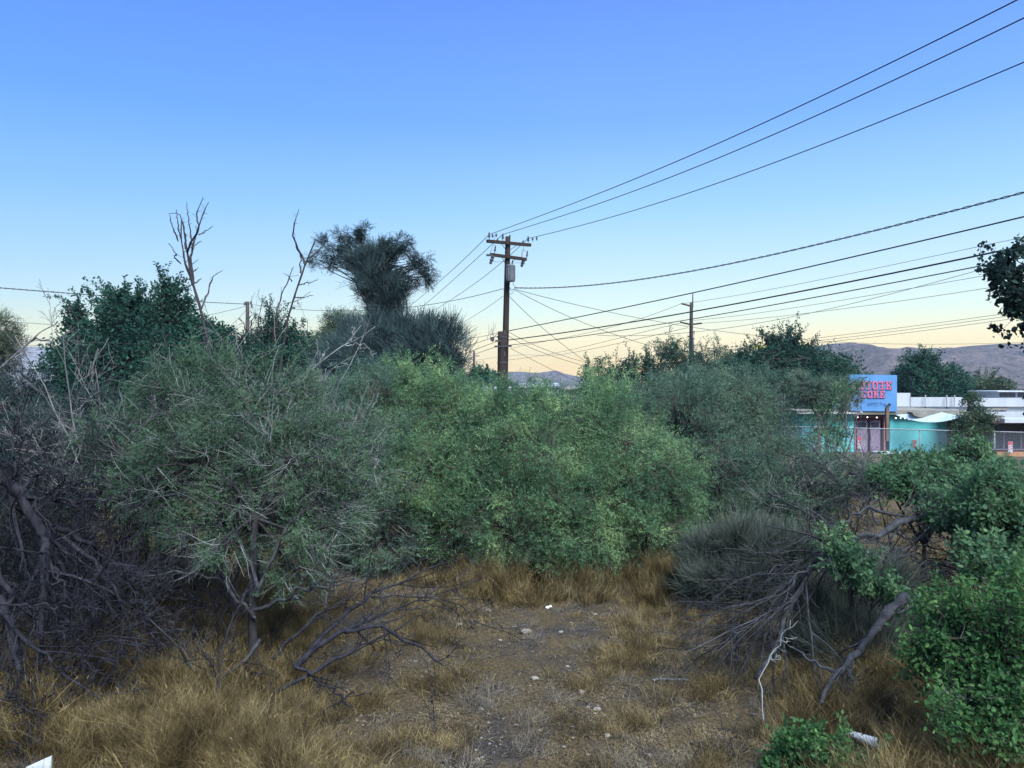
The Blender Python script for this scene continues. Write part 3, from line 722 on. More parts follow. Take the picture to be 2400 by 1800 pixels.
# tall snags behind the single trunk mesquite
dead_thing('dead_snag', 'tall forked bare snag with many upright prongs above the broad leafy tree', 'dead tree', (520, 14.5),
  [[(525, 1420, 14.5), (512, 1000, 14.5), (489, 812, 14.5), (470, 728, 14.5), (452, 665, 14.5), (440, 600, 14.5), (432, 540, 14.6), (428, 520, 14.6)],
   [(450, 660, 14.5), (432, 610, 14.4), (424, 560, 14.4), (418, 500, 14.3), (398, 500, 14.2)],
   [(452, 668, 14.5), (449, 600, 14.6), (454, 575, 14.7), (464, 540, 14.8), (476, 500, 14.8), (489, 474, 14.9)],
   [(438, 590, 14.5), (448, 568, 14.4), (462, 545, 14.3), (467, 532, 14.2), (461, 510, 14.2), (475, 466, 14.2)],
   [(424, 560, 14.4), (418, 530, 14.3), (413, 492, 14.3)],
   [(418, 566, 14.4), (408, 540, 14.3), (396, 500, 14.2)],
   [(434, 584, 14.5), (434, 545, 14.5), (428, 520, 14.5)],
   [(449, 562, 14.6), (443, 520, 14.6), (437, 474, 14.6)],
   [(466, 550, 14.8), (482, 542, 14.9), (499, 530, 15)],
   [(424, 618, 14.4), (412, 606, 14.3), (412, 596, 14.2), (396, 570, 14.1)],
   [(470, 728, 14.5), (482, 700, 14.6), (495, 660, 14.7), (500, 648, 14.7), (522, 634, 14.8)],
   [(447, 640, 14.5), (456, 634, 14.6), (464, 628, 14.6)], [(449, 668, 14.5), (460, 662, 14.6), (473, 652, 14.7)], [(444, 655, 14.5), (430, 652, 14.4), (414, 648, 14.3)],
   [(448, 580, 14.6), (458, 574, 14.7), (471, 565, 14.7)]],
  [.058, .022, .030, .022, .014, .014, .016, .014, .012, .014, .018, .012, .012, .010, .012], [.014, .005, .006, .006, .005, .005, .006, .005, .004, .005, .005, .005, .005, .004, .004],
  'snag', 101, [(8, .10, (30, 75), .1, .02, 4, .1, .4, .004)], 'bare snags', jit=.01)
dead_thing('dead_snag', 'tall leaning bare snag with one long curved tip beside the shaggy tree', 'dead tree', (640, 14.5),
  [[(600, 1400, 14.5), (640, 1000, 14.5), (665, 800, 14.5), (676, 740, 14.5), (690, 690, 14.5), (705, 640, 14.5), (716, 620, 14.5), (733, 590, 14.5), (740, 560, 14.5)],
   [(716, 620, 14.5), (708, 600, 14.5), (694, 575, 14.4), (689, 550, 14.4), (691, 520, 14.3), (701, 490, 14.3)],
   [(725, 605, 14.5), (742, 590, 14.6), (760, 572, 14.7)], [(704, 640, 14.5), (705, 610, 14.5), (702, 590, 14.5)],
   [(698, 668, 14.5), (720, 664, 14.6), (745, 656, 14.7)], [(690, 697, 14.5), (710, 697, 14.6), (731, 692, 14.7)],
   [(640, 800, 14.3), (648, 740, 14.2), (660, 690, 14.2), (676, 655, 14.1), (688, 625, 14.1)],
   [(684, 660, 14.2), (678, 650, 14.1), (667, 641, 14.1)],
   [(600, 800, 14.2), (607, 740, 14.1), (616, 702, 14.1)],
   [(580, 800, 14.2), (572, 760, 14.1), (560, 745, 14.1)], [(595, 800, 14.3), (590, 750, 14.2), (603, 735, 14.2)], [(650, 800, 14.2), (655, 770, 14.1), (665, 740, 14.1)]],
  [.06, .026, .016, .014, .012, .012, .022, .009, .014, .014, .012, .012], [.012, .005, .004, .005, .004, .004, .006, .004, .004, .005, .004, .005],
  'snag', 102, [(8, .14, (30, 75), .1, .02, 4, .1, .4, .004)], 'bare snags', jit=.01)

# pale bare twig thickets in front of the horizon trees
def thicket(name, lab, cat, base, n, spread, H, lean, mat, seed, r=.02, levels=LV, group=None, wig=.09, ang=.35, stem='stems', K=12):
    rs = np.random.RandomState(seed)
    b = G(*base); b[2] = terrain(b[0], b[1])
    root = thing(name, lab, cat, b, group)
    p0 = b + rs.normal(size=(n, 3)) * np.array([spread[0], spread[1], 0])
    d = nrm(rs.normal(size=(n, 3)) * ang + np.array([lean[0], lean[1], 1.0]))
    C = walk(rs, p0, d, H * rs.uniform(.6, 1.1, n), K, wig, lean[2] if len(lean) > 2 else 0.0)
    C[..., 2] = np.maximum(C[..., 2], terrain(C[..., 0], C[..., 1]) + .02)
    R = taper(r, K, n, .35)
    MB().tubes(C, R, 5).build(stem, M[mat], root, smooth=True)
    tw = MB(); c, rr_ = C, R
    for (per, ratio, an, wg, grav, kk, t0, rr, mn) in levels:
        c, rr_ = kids(rs, c, rr_, per, ratio, an, wg, grav, kk, t0, 1., rr, .4)
        rr_ = np.maximum(rr_, mn)
        c[..., 2] = np.maximum(c[..., 2], terrain(c[..., 0], c[..., 1]) + .01)
        tw.tubes(c, rr_, 3)
    tw.build('twigs', M[mat], root)
    return root
GTK = 'bare twiggy shrubs'
LT = [(7, .4, (20, 55), .10, .03, 7, .3, .5, .005), (4, .5, (20, 55), .12, .02, 5, .2, .6, .004), (3, .55, (20, 60), .12, 0, 4, .2, .7, .0035)]
thicket('bare_shrub', 'pale bare branching shrub in front of the broad leafy tree', 'shrub', (380, 15), 13, (.9, .4), 5.1, (-.02, 0), 'dead', 111, .026, LT, GTK)
thicket('bare_shrub', 'pale bare stems crowded at the foot of the leaning snag', 'shrub', (620, 15.2), 15, (.9, .4), 4.9, (.08, 0), 'dead', 112, .026, LT, GTK)
thicket('bare_shrub', 'bare purplish twig thicket below the small flat roofs', 'shrub', (150, 14), 16, (1.3, .6), 4.4, (0, 0), 'deadmid', 113, .018, LT, GTK, ang=.5)
thicket('bare_shrub', 'bare grey thicket between the left brush heap and the lone trunk mesquite', 'shrub', (330, 13.2), 11, (.9, .5), 3.4, (0.05, 0), 'deadmid', 114, .018, LT, GTK, ang=.5)
thicket('bare_shrub', 'bare grey shrub in the gap behind the brush pile', 'shrub', (2010, 18), 12, (.7, .4), 3.4, (0, 0), 'deadmid', 115, .02, LT, GTK, ang=.55)
thicket('bare_shrub', 'dark bare stems tangled beside the lone trunk of the mesquite', 'shrub', (500, 11.8), 12, (.5, .35), 2.0, (0, 0), 'dead_dark', 116, .014, LT, GTK, ang=.6)
dead_thing('dead_limb', 'long pale forked branch reaching up in front of the thorny domed bush', 'branch', (600, 15.5),
  [[(560, 1290, 15.5), (640, 980, 15.5), (700, 890, 15.6), (745, 850, 15.7), (800, 815, 15.8), (830, 795, 15.8), (868, 785, 15.9), (880, 765, 15.9)],
   [(822, 800, 15.8), (826, 785, 15.8), (826, 762, 15.8)], [(810, 810, 15.8), (840, 808, 15.9), (866, 820, 16), (875, 837, 16)], [(748, 850, 15.7), (765, 820, 15.7), (770, 805, 15.7)],
   [(690, 960, 15.5), (760, 880, 15.4), (800, 850, 15.3), (828, 835, 15.3)]], [.035, .012, .012, .012, .02], [.005, .004, .004, .004, .004], 'twig', 117,
  [(6, .2, (25, 60), .1, 0, 5, .3, .5, .005)], 'loose dead limbs')
dead_thing('dead_limb', 'curved bare limb arching above the small flat roofs near the edge', 'branch', (0, 16),
  [[(-60, 1250, 16), (-20, 900, 16), (25, 838, 16), (60, 812, 16), (75, 795, 16), (100, 775, 16), (118, 762, 16), (133, 758, 16)],
   [(70, 800, 16), (92, 793, 16.1), (112, 800, 16.2), (128, 812, 16.3)], [(60, 812, 16), (65, 800, 16), (66, 790, 16)]], [.06, .022, .012], [.008, .006, .005], 'dead', 118,
  [(9, .18, (25, 60), .12, .04, 5, .3, .4, .005)], 'loose dead limbs')

# low bare limbs sweeping out to the right of the single trunk mesquite
dead_thing('fallen_branch', 'dark bare branch crown sprawling toward the bare ground from the lone trunk mesquite', 'branch', (680, 10.8),
  [[(690, 1568, 10.6), (760, 1500, 10.8), (820, 1478, 11), (880, 1470, 11.2), (940, 1490, 11.1), (1000, 1530, 10.8), (1040, 1560, 10.6)],
   [(695, 1560, 10.6), (740, 1510, 11), (800, 1450, 11.6), (860, 1400, 12.2), (930, 1370, 12.8), (1010, 1330, 13.6), (1100, 1305, 14.2)],
   [(640, 1545, 11), (700, 1480, 11.2), (780, 1420, 11.6), (830, 1395, 12)],
   [(640, 1625, 10.3), (740, 1575, 10.5), (820, 1520, 11), (900, 1490, 11.4), (960, 1455, 12), (1000, 1435, 12.4)],
   [(690, 1560, 10.6), (760, 1600, 10.2), (800, 1640, 9.9), (830, 1665, 9.8)],
   [(830, 1620, 10), (760, 1665, 9.9), (705, 1690, 9.8), (760, 1725, 9.6)],
   [(870, 1400, 12.4), (1000, 1400, 12.6), (1080, 1420, 12.8), (1110, 1450, 12.6), (1180, 1480, 12.2)],
   [(800, 1480, 11.2), (900, 1440, 12), (1000, 1400, 13), (1090, 1370, 13.8), (1160, 1345, 14.4)]],
  [.045, .035, .03, .028, .022, .012, .016, .02], [.010, .006, .010, .008, .006, .005, .004, .004], 'dead_dark', 121,
  [(8, .4, (20, 55), .10, 0, 8, .25, .5, .005), (5, .45, (25, 60), .13, 0, 6, .2, .55, .004), (2, .5, (25, 65), .15, -.02, 4, .2, .6, .003)], None, part='limb', twig_mat='dead_dark')
dead_thing('fallen_branch', 'bare limbs fanning out low on the shaded side of the lone trunk mesquite', 'branch', (560, 11.2),
  [[(598, 1450, 11.2), (560, 1400, 11), (500, 1355, 10.8), (440, 1345, 10.8), (330, 1350, 10.6)],
   [(598, 1430, 11.2), (660, 1405, 11), (700, 1390, 10.8), (790, 1370, 10.6), (860, 1355, 10.6)],
   [(610, 1500, 11.1), (560, 1560, 10.8), (500, 1590, 10.6), (400, 1500, 10.3), (340, 1440, 10.2)],
   [(606, 1380, 11.2), (560, 1260, 11.4), (520, 1190, 11.6), (460, 1160, 11.4), (340, 1170, 11)],
   [(600, 1400, 11.2), (640, 1300, 11.3), (700, 1210, 11.4), (790, 1150, 11.2)]],
  [.03, .03, .03, .03, .03], [.008, .006, .006, .006, .006], 'deadmid', 122, LV, None, part='limb')

# great dark brush heap at the left edge
def left_heap():
    root = dead_thing('brush_heap', 'huge dark heap of bent dead limbs at the left edge', 'brush heap', (60, 10.5),
      [[(-40, 1080, 10.8), (50, 1160, 10.8), (90, 1230, 10.7), (110, 1300, 10.5), (100, 1420, 10.2), (95, 1560, 9.9)],
       [(50, 1165, 10.8), (100, 1170, 10.7), (160, 1168, 10.6), (280, 1170, 10.6)], [(70, 1170, 10.8), (130, 1165, 10.7), (190, 1130, 10.6), (220, 1115, 10.5)],
       [(130, 1235, 10.8), (180, 1260, 11), (230, 1290, 11.2), (290, 1350, 11.4)], [(50, 1150, 10.8), (90, 1100, 10.9), (110, 1050, 11), (120, 1030, 11)],
       [(50, 1150, 10.8), (30, 1050, 10.9), (40, 1000, 11)], [(0, 1180, 10.7), (30, 1120, 10.8), (70, 1030, 10.9), (75, 1010, 10.9)],
       [(0, 1400, 9.8), (30, 1480, 9.6), (50, 1560, 9.4), (75, 1640, 9.2), (78, 1700, 9.1)], [(0, 1430, 9.6), (60, 1500, 9.5), (140, 1570, 9.3), (240, 1640, 9.1)],
       [(0, 1415, 9.5), (60, 1418, 9.5), (120, 1420, 9.5), (190, 1420, 9.5)], [(80, 1490, 9.4), (130, 1475, 9.4), (170, 1450, 9.4), (190, 1422, 9.4)], [(75, 1630, 9.2), (110, 1650, 9.2), (150, 1690, 9.1), (180, 1700, 9.1)],
       [(120, 1330, 10.3), (130, 1370, 10.2), (100, 1400, 10.1), (60, 1410, 10)], [(110, 1300, 10.5), (160, 1390, 10.2), (190, 1450, 10), (190, 1480, 10)],
       [(-60, 1240, 10.4), (-10, 1330, 10.2), (30, 1460, 10), (60, 1600, 9.7)], [(150, 1260, 10.6), (240, 1340, 10.6), (300, 1440, 10.4), (330, 1560, 10.2)]],
      [.10, .03, .025, .05, .025, .022, .02, .05, .03, .018, .014, .016, .016, .02, .05, .03], [.03, .008, .006, .012, .006, .006, .005, .012, .006, .008, .006, .006, .006, .006, .015, .008],
      'dead_dark', 131, [(10, .42, (20, 60), .12, -.03, 8, .15, .5, .005), (5, .5, (20, 60), .14, -.03, 6, .2, .55, .004), (3, .55, (25, 65), .15, -.03, 4, .2, .6, .003)], None, part='limb')
    return root
left_heap()
LD = [(8, .42, (20, 55), .12, -.02, 7, .2, .5, .005), (5, .5, (20, 60), .14, -.03, 5, .2, .6, .004), (3, .55, (20, 60), .14, -.03, 4, .2, .7, .0035)]
thicket('bare_shrub', 'dense dark tangle of drooping stems deep inside the left brush heap', 'shrub', (50, 11), 34, (.9, .7), 3.0, (.05, 0, -.06), 'dead_dark', 132, .018, LD, GTK, wig=.12, ang=.75)
thicket('bare_shrub', 'dark tangle of dry stems at the front foot of the left brush heap', 'shrub', (80, 9.8), 26, (.7, .4), 1.9, (0.1, 0, -.08), 'dead_dark', 133, .014, LD, GTK, wig=.13, ang=.85)
thicket('bare_shrub', 'dark stems arching out of the left brush heap over the golden gap', 'shrub', (210, 11.4), 18, (.7, .5), 2.1, (0.15, 0, -.08), 'dead_dark', 134, .014, LD, GTK, wig=.13, ang=.85)
thicket('bare_shrub', 'tall dark bare shrub standing at the left edge behind the brush heap', 'shrub', (40, 13), 22, (1.1, .6), 4.2, (0, 0, -.01), 'dead_dark', 135, .02, LT, GTK, wig=.1, ang=.4)
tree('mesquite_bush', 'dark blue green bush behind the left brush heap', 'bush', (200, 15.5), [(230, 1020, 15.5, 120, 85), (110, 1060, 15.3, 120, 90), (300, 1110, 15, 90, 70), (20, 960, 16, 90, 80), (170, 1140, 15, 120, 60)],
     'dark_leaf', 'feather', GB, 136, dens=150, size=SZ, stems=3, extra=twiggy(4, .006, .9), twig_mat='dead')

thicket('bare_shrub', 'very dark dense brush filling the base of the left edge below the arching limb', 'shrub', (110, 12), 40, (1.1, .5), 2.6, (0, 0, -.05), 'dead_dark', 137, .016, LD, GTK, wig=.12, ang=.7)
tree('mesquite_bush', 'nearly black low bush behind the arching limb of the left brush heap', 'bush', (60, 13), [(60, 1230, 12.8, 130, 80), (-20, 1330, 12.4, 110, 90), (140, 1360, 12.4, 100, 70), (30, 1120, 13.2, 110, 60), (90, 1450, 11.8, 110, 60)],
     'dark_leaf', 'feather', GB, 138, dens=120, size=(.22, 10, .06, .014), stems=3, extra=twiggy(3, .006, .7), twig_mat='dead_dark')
thicket('bare_shrub', 'dark twiggy brush heaped behind the arching limbs of the brush pile', 'shrub', (2080, 15), 24, (1.1, .5), 2.2, (0, 0, -.05), 'deadmid', 139, .014, LD, GTK, wig=.1, ang=.9)

# brush pile on the right: fallen grey trunk with arching limbs
dead_thing('brush_pile', 'large pile of fallen grey branches arching over a bleached trunk', 'brush pile', (2000, 13),
  [[(2210, 1215, 13.6), (2150, 1215, 13.3), (2100, 1225, 13), (2040, 1260, 12.7), (1970, 1290, 12.4), (1910, 1320, 12.2), (1870, 1380, 11.9), (1840, 1450, 11.6), (1810, 1530, 11.2), (1770, 1590, 10.9)],
   [(2037, 1187, 13.4), (1990, 1220, 13), (1940, 1245, 12.6), (1880, 1275, 12.2)], [(2037, 1187, 13.4), (2100, 1210, 13.4), (2160, 1215, 13.5), (2220, 1235, 13.8), (2250, 1300, 13.8)],
   [(1800, 1153, 13.2), (1860, 1185, 13), (1910, 1215, 12.8), (1945, 1245, 12.7), (1975, 1268, 12.6)],
   [(1980, 1283, 12.5), (2060, 1300, 12.8), (2130, 1305, 13), (2210, 1325, 13.2), (2310, 1350, 13.2)], [(1990, 1283, 12.5), (2080, 1315, 12.6), (2150, 1300, 13), (2250, 1320, 13.4)],
   [(1970, 1285, 12.4), (1880, 1310, 12.2), (1800, 1340, 12), (1740, 1355, 11.8), (1705, 1375, 11.6)],
   [(1930, 1300, 12.3), (1850, 1370, 12), (1760, 1410, 11.8), (1680, 1435, 11.6), (1600, 1450, 11.5)],
   [(1900, 1330, 12.1), (1830, 1350, 12.2), (1760, 1400, 12.2), (1720, 1470, 11.8)], [(1850, 1420, 11.7), (1790, 1450, 11.5), (1720, 1490, 11.2), (1650, 1520, 11)],
   [(2230, 1235, 13.7), (2260, 1320, 13.4), (2300, 1350, 13.2), (2360, 1390, 13)], [(2180, 1240, 13.4), (2140, 1300, 13.2), (2190, 1370, 12.8), (2230, 1400, 12.6)],
   [(2030, 1270, 12.6), (2110, 1250, 13.2), (2220, 1290, 13.6), (2330, 1370, 13.4)], [(1950, 1295, 12.3), (1870, 1350, 11.8), (1800, 1440, 11.4), (1760, 1530, 11)],
   [(2000, 1240, 14.2), (2040, 1150, 14.4), (2000, 1080, 14.6)], [(2060, 1230, 14.2), (1990, 1140, 14.6), (1930, 1100, 14.8)]],
  [.065, .022, .024, .018, .03, .025, .022, .03, .02, .02, .025, .02, .022, .025, .022, .018], [.03, .008, .02, .006, .008, .008, .006, .010, .006, .006, .006, .006, .006, .006, .005, .005],
  'deadmid', 141, [(12, .5, (10, 34), .06, -.02, 9, .1, .45, .005), (6, .5, (12, 40), .08, -.03, 7, .15, .6, .004), (3, .5, (20, 50), .1, -.02, 4, .2, .7, .003)], None, part='limb', jit=.05)
dead_thing('dead_log', 'rough grey split trunk leaning out of the leaves onto the amber grass', 'log', (1960, 10),
  [[(2120, 1400, 10.6), (2080, 1440, 10.5), (2050, 1480, 10.4), (2010, 1530, 10.2), (1970, 1570, 10.05), (1945, 1600, 9.95), (1925, 1650, 9.8)],
   [(2000, 1545, 10.2), (1992, 1580, 10.1), (1990, 1625, 10)], [(1960, 1575, 10.05), (1910, 1555, 10.1), (1880, 1530, 10.2), (1830, 1505, 10.4)], [(2015, 1525, 10.25), (2070, 1450, 10.6), (2140, 1420, 10.9)]],
  [.075, .03, .022, .03], [.03, .015, .008, .012], 'deadmid', 142, [(5, .3, (25, 60), .12, 0, 7, .3, .4, .005), (4, .4, (25, 60), .12, -.02, 5, .2, .5, .003)], None, part='limb', jit=.02, sides=9)
dead_thing('dead_limb', 'thin bleached forked stick standing upright out of the straw', 'branch', (1785, 10.2),
  [[(1790, 1690, 9.6), (1787, 1620, 9.8), (1790, 1570, 10), (1810, 1530, 10.2), (1835, 1490, 10.4), (1870, 1455, 10.6)], [(1825, 1502, 10.3), (1862, 1497, 10.4)], [(1797, 1550, 10.1), (1825, 1540, 10.1)]],
  [.010, .005, .005], [.003, .003, .003], 'twig', 143, [(4, .15, (25, 60), .1, 0, 4, .4, .5, .003)], 'loose dead limbs')
for lab, b, pts in [('dark upright forked dead weed stalk in the lower straw beside the shoots', (1715, 9.2), [[(1712, 1800, 9.1), (1705, 1740, 9.2), (1690, 1690, 9.3), (1668, 1640, 9.4)], [(1712, 1790, 9.1), (1725, 1720, 9.2), (1735, 1675, 9.2)]]),
                    ('single dark dead weed stalk by the log at the bottom', (1640, 9.0), [[(1640, 1820, 9.0), (1625, 1760, 9.1), (1610, 1700, 9.2)], [(1632, 1770, 9.1), (1645, 1740, 9.1)]]),
                    ('tall thin dead weed stalk beside the darker bare ground', (1018, 9.9), [[(1018, 1690, 9.9), (1010, 1640, 9.9), (1006, 1590, 9.95), (1000, 1550, 10)], [(1012, 1650, 9.9), (1020, 1610, 9.9)]]),
                    ('leaning thin dead weed stalk beyond the sprawling limb', (1010, 9.5), [[(1030, 1745, 9.5), (1012, 1690, 9.6), (993, 1640, 9.7)]])]:
    dead_thing('dead_stalk', lab, 'weed stalk', b, pts, .007, .003, 'dead_dark', hash(lab[:6]) % 1 + 150 + b[0], [(4, .25, (25, 60), .1, 0, 4, .4, .5, .0025)], 'dead weed stalks', part='stalk')

# ---------------------------------------------------------------- sticks, stones and litter on the ground
rs = np.random.RandomState(160)
STK = [((1610, 1440), (1480, 1452), .016, 'dark straight stick pointing away from the brush pile'), ((1500, 1478), (1415, 1476), .012, 'thin curved grey stick across the open dirt'),
       ((1560, 1545), (1620, 1552), .022, 'thick short grey log end in the straw'), ((1530, 1605), (1612, 1600), .025, 'dark flat stick lying by the straw mound'),
       ((1545, 1640), (1640, 1652), .02, 'pale ribbed stick lying across the straw'), ((1640, 1744), (1740, 1764), .028, 'dark log lying at the bottom near the weed stalk'),
       ((1350, 1655), (1385, 1680), .008, 'thin bent stick beside the pale stones'), ((1460, 1720), (1490, 1752), .008, 'thin dark stick in the gravel'),
       ((1200, 1470), (1232, 1460), .012, 'short dark stick in front of the round pale stone'), ((1740, 1545), (1690, 1540), .012, 'small forked stick under the leaning trunk'),
       ((1930, 1640), (2000, 1668), .012, 'dark curved stick below the split trunk'), ((1990, 1720), (2060, 1690), .014, 'black bent stick above the white tube'),
       ((1420, 1405), (1452, 1395), .016, 'dark stick at the edge of the shade'), ((1700, 1500), (1590, 1558), .010, 'long thin stick slanting over the straw'), ((1760, 1675), (1900, 1690), .014, 'long grey stick lying along the straw')]
def ground_Y(py):
    return CAMH * F / (py - 900)
for (a, b, r, lab) in STK:
    Ya, Yb = ground_Y(a[1]), ground_Y(b[1])
    p0 = G(a[0], Ya); p1 = G(b[0], Yb)
    K = 9; t = np.linspace(0, 1, K)[:, None]
    c = p0 + (p1 - p0) * t + rs.normal(size=(1, 3)) * .06 * np.sin(np.pi * t) + rs.normal(size=(K, 3)) * .012
    c[:, 2] = terrain(c[:, 0], c[:, 1]) + r * .8 + .01
    mb = MB().tubes(c, r * np.linspace(1, .45, K) * rs.uniform(.85, 1.15, K), 7, cap=True)
    kc, kr = kids(rs, c[None], (r * np.linspace(1, .45, K))[None], 3, .3, (20, 50), .1, .02, 5)
    mb.tubes(kc, kr, 4)
    o = mb.build('stick', M['dead'] if rs.rand() < .4 else M['dead_dark'], smooth=True)
    setp(o, lab, 'stick', 'sticks lying on the ground')
M['stone'] = noise_mat('pale_stone', (.13, .115, .095), (.26, .23, .19), 16, .9, .4)
STN = [(1232, 1483, 22, 'rounded tan stone at the head of the grey track'), (1314, 1490, 10, 'small white stone near the rounded tan one'), (1146, 1428, 13, 'pale stone half hidden by straw'),
       (1077, 1461, 13, 'white stone close to the tip of the sprawling limb'), (1172, 1500, 9, 'tiny white stone on the grey dirt'), (1253, 1609, 15, 'long pale stone at the bend of the bare track'),
       (1362, 1629, 15, 'flat beige stone on the straw mound'), (1400, 1676, 14, 'angular pale stone, upper one of a pair'), (1378, 1673, 10, 'smaller stone of the pair beside the angular one'), (1394, 1687, 8, 'chip of stone just below the pair'),
       (1395, 1440, 8, 'small stone up by the shaded grass'), (1574, 1492, 9, 'small white stone by the thick log end'), (952, 1512, 12, 'white stone seen through the dark limbs'), (973, 1557, 9, 'small stone below the dark limbs'),
       (1490, 1701, 10, 'white pebble among dark gravel'), (1500, 1712, 7, 'tiny pebble below the white one'), (1424, 1735, 16, 'flat grey stone near the bottom'), (1128, 1677, 12, 'pale stone in the straw beside the track'),
       (1166, 1421, 7, 'little stone beside a grass stem'), (1520, 1783, 12, 'beige stone in the bottom straw'), (1330, 1570, 8, 'small stone at the edge of the straw mound'), (1455, 1571, 7, 'tiny white pebble by the flat stick')]
for px, py, s, lab in STN:
    Y = ground_Y(py); c = G(px, Y); r = s / F * Y * .5
    c[2] = terrain(c[0], c[1]) + r * .3
    V, Fc = ico(rs, c, r, (1.2, 1, .62), .16, 3)
    setp(MB().mesh(V, Fc).build('stone', M['stone'], smooth=True), lab, 'stone', 'pale stones on the dirt')
# foil scrap
Y = ground_Y(1428); c = G(1287, Y, 0); c[2] = terrain(c[0], c[1]) + .05
V, Fc = ico(rs, c, .035, (1.3, .8, .8), .5, 3)
m, n, l, b = base_mat('shiny_scrap', .3); b.inputs['Base Color'].default_value = (.8, .82, .85, 1)
setp(MB().mesh(V, Fc).build('plastic_scrap', m), 'small shiny white crumpled scrap on the shaded dirt', 'litter')
# white tube and white board
mw, n, l, b = base_mat('white_plastic', .45)
M['white_plastic'] = noise_mat('scuffed_white_plastic', (.36, .38, .40), (.58, .60, .62), 7, .5, .05)
Y = 9.35
p0 = G(1984, 9.55); p1 = G(2056, 9.25); p0[2] = terrain(p0[0], p0[1]) + .13; p1[2] = terrain(p1[0], p1[1]) + .09
t = np.linspace(0, 1, 6)[:, None]
rt = thing('white_tube', 'short white plastic tube lying tilted beside the leafy shoots', 'tube', (p0 + p1) / 2)
rads = np.linspace(.035, .072, 6)
MB().tubes((p0 + (p1 - p0) * t), rads, 22).tubes((p0 + (p1 - p0) * t), rads * .9, 22).build('tube_wall', M['white_plastic'], rt, smooth=True)
rim_c = np.array([p1, p1 + (p1 - p0) * .03])
MB().tubes(rim_c, [.078, .078], 22).tubes(rim_c, [.062, .062], 22).build('rim', M['white_plastic'], rt, smooth=True)
q = MB()
p = [P(62, 1860, 8.2), P(60, 1800, 8.2), P(120, 1773, 8.25), P(120, 1870, 8.25)]
fr = np.array(p); bk = fr + np.array([0, .018, 0.004])
q.polys([fr]).polys([bk[::-1]])
for i in range(4):
    j = (i + 1) % 4
    q.polys([[fr[j], fr[i], bk[i], bk[j]]])
setp(q.build('white_board', M['white_plastic']), 'pale board corner sticking up out of the grass at the bottom edge', 'board')

# ---------------------------------------------------------------- dry grass
def path_d(x, y):
    """distance in metres from the bare track"""
    ty = np.array([3, 8.6, 9.5, 10.2, 10.9, 11.6, 12.4, 13.4, 15, 17]); tx = np.array([-.2, .05, 0.05, .0, .1, .0, .25, .55, .5, .5])
    w = np.array([.5, .5, .42, .4, .45, .45, .8, .9, .6, .5])
    return np.abs(x - np.interp(y, ty, tx)) / np.interp(y, ty, w)

def cover(x, y):
    """how tall and thick the grass stands (0 bare .. 1 tall)"""
    n = (np.sin(x * 1.7 + 2.1 * np.sin(y * .9)) * np.sin(y * 2.1 + 1.4 * np.sin(x * 1.3)) + .6 * np.sin(x * 4.3 + y * 2.7 + 1.1) * np.sin(y * 5.1 - x * 1.9)) * .5 + .5
    px = 1200 + x / y * F; py = 900 + CAMH / y * F
    tall = np.zeros_like(x)
    tall = np.maximum(tall, np.clip((830 - px) / 160, 0, 1) * np.clip((py - 1100) / 60, 0, 1))            # lower left
    tall = np.maximum(tall, np.clip(1 - np.abs(py - 1392) / 48, 0, 1) * 1.35 * ((px > 960) & (px < 1900)))       # fringe under the bushes
    tall = np.maximum(tall, np.exp(-((px - 1700) / 110) ** 2) * np.exp(-((py - 1480) / 70) ** 2) * 1.0)
    tall = np.maximum(tall, np.clip((px - 1780) / 160, 0, 1) * np.clip((py - 1480) / 80, 0, 1))
    tall = np.maximum(tall, np.exp(-((px - 1590) / 60) ** 2) * np.exp(-((py - 1430) / 60) ** 2) * .9)
    low = .12 + .28 * n
    bare = np.clip(path_d(x, y) - .8, 0, 1)
    px0, py0 = px, py
    clear = ((np.abs(px0 - 2022) < 78) & (py0 > 1722) & (py0 < 1900)) | ((px0 < 150) & (py0 > 1800) & (py0 < 1980))
    return np.maximum(tall * np.clip(n * 2.3 - .62, 0, 1.1), low * bare * (n > .42)) * ~clear, tall

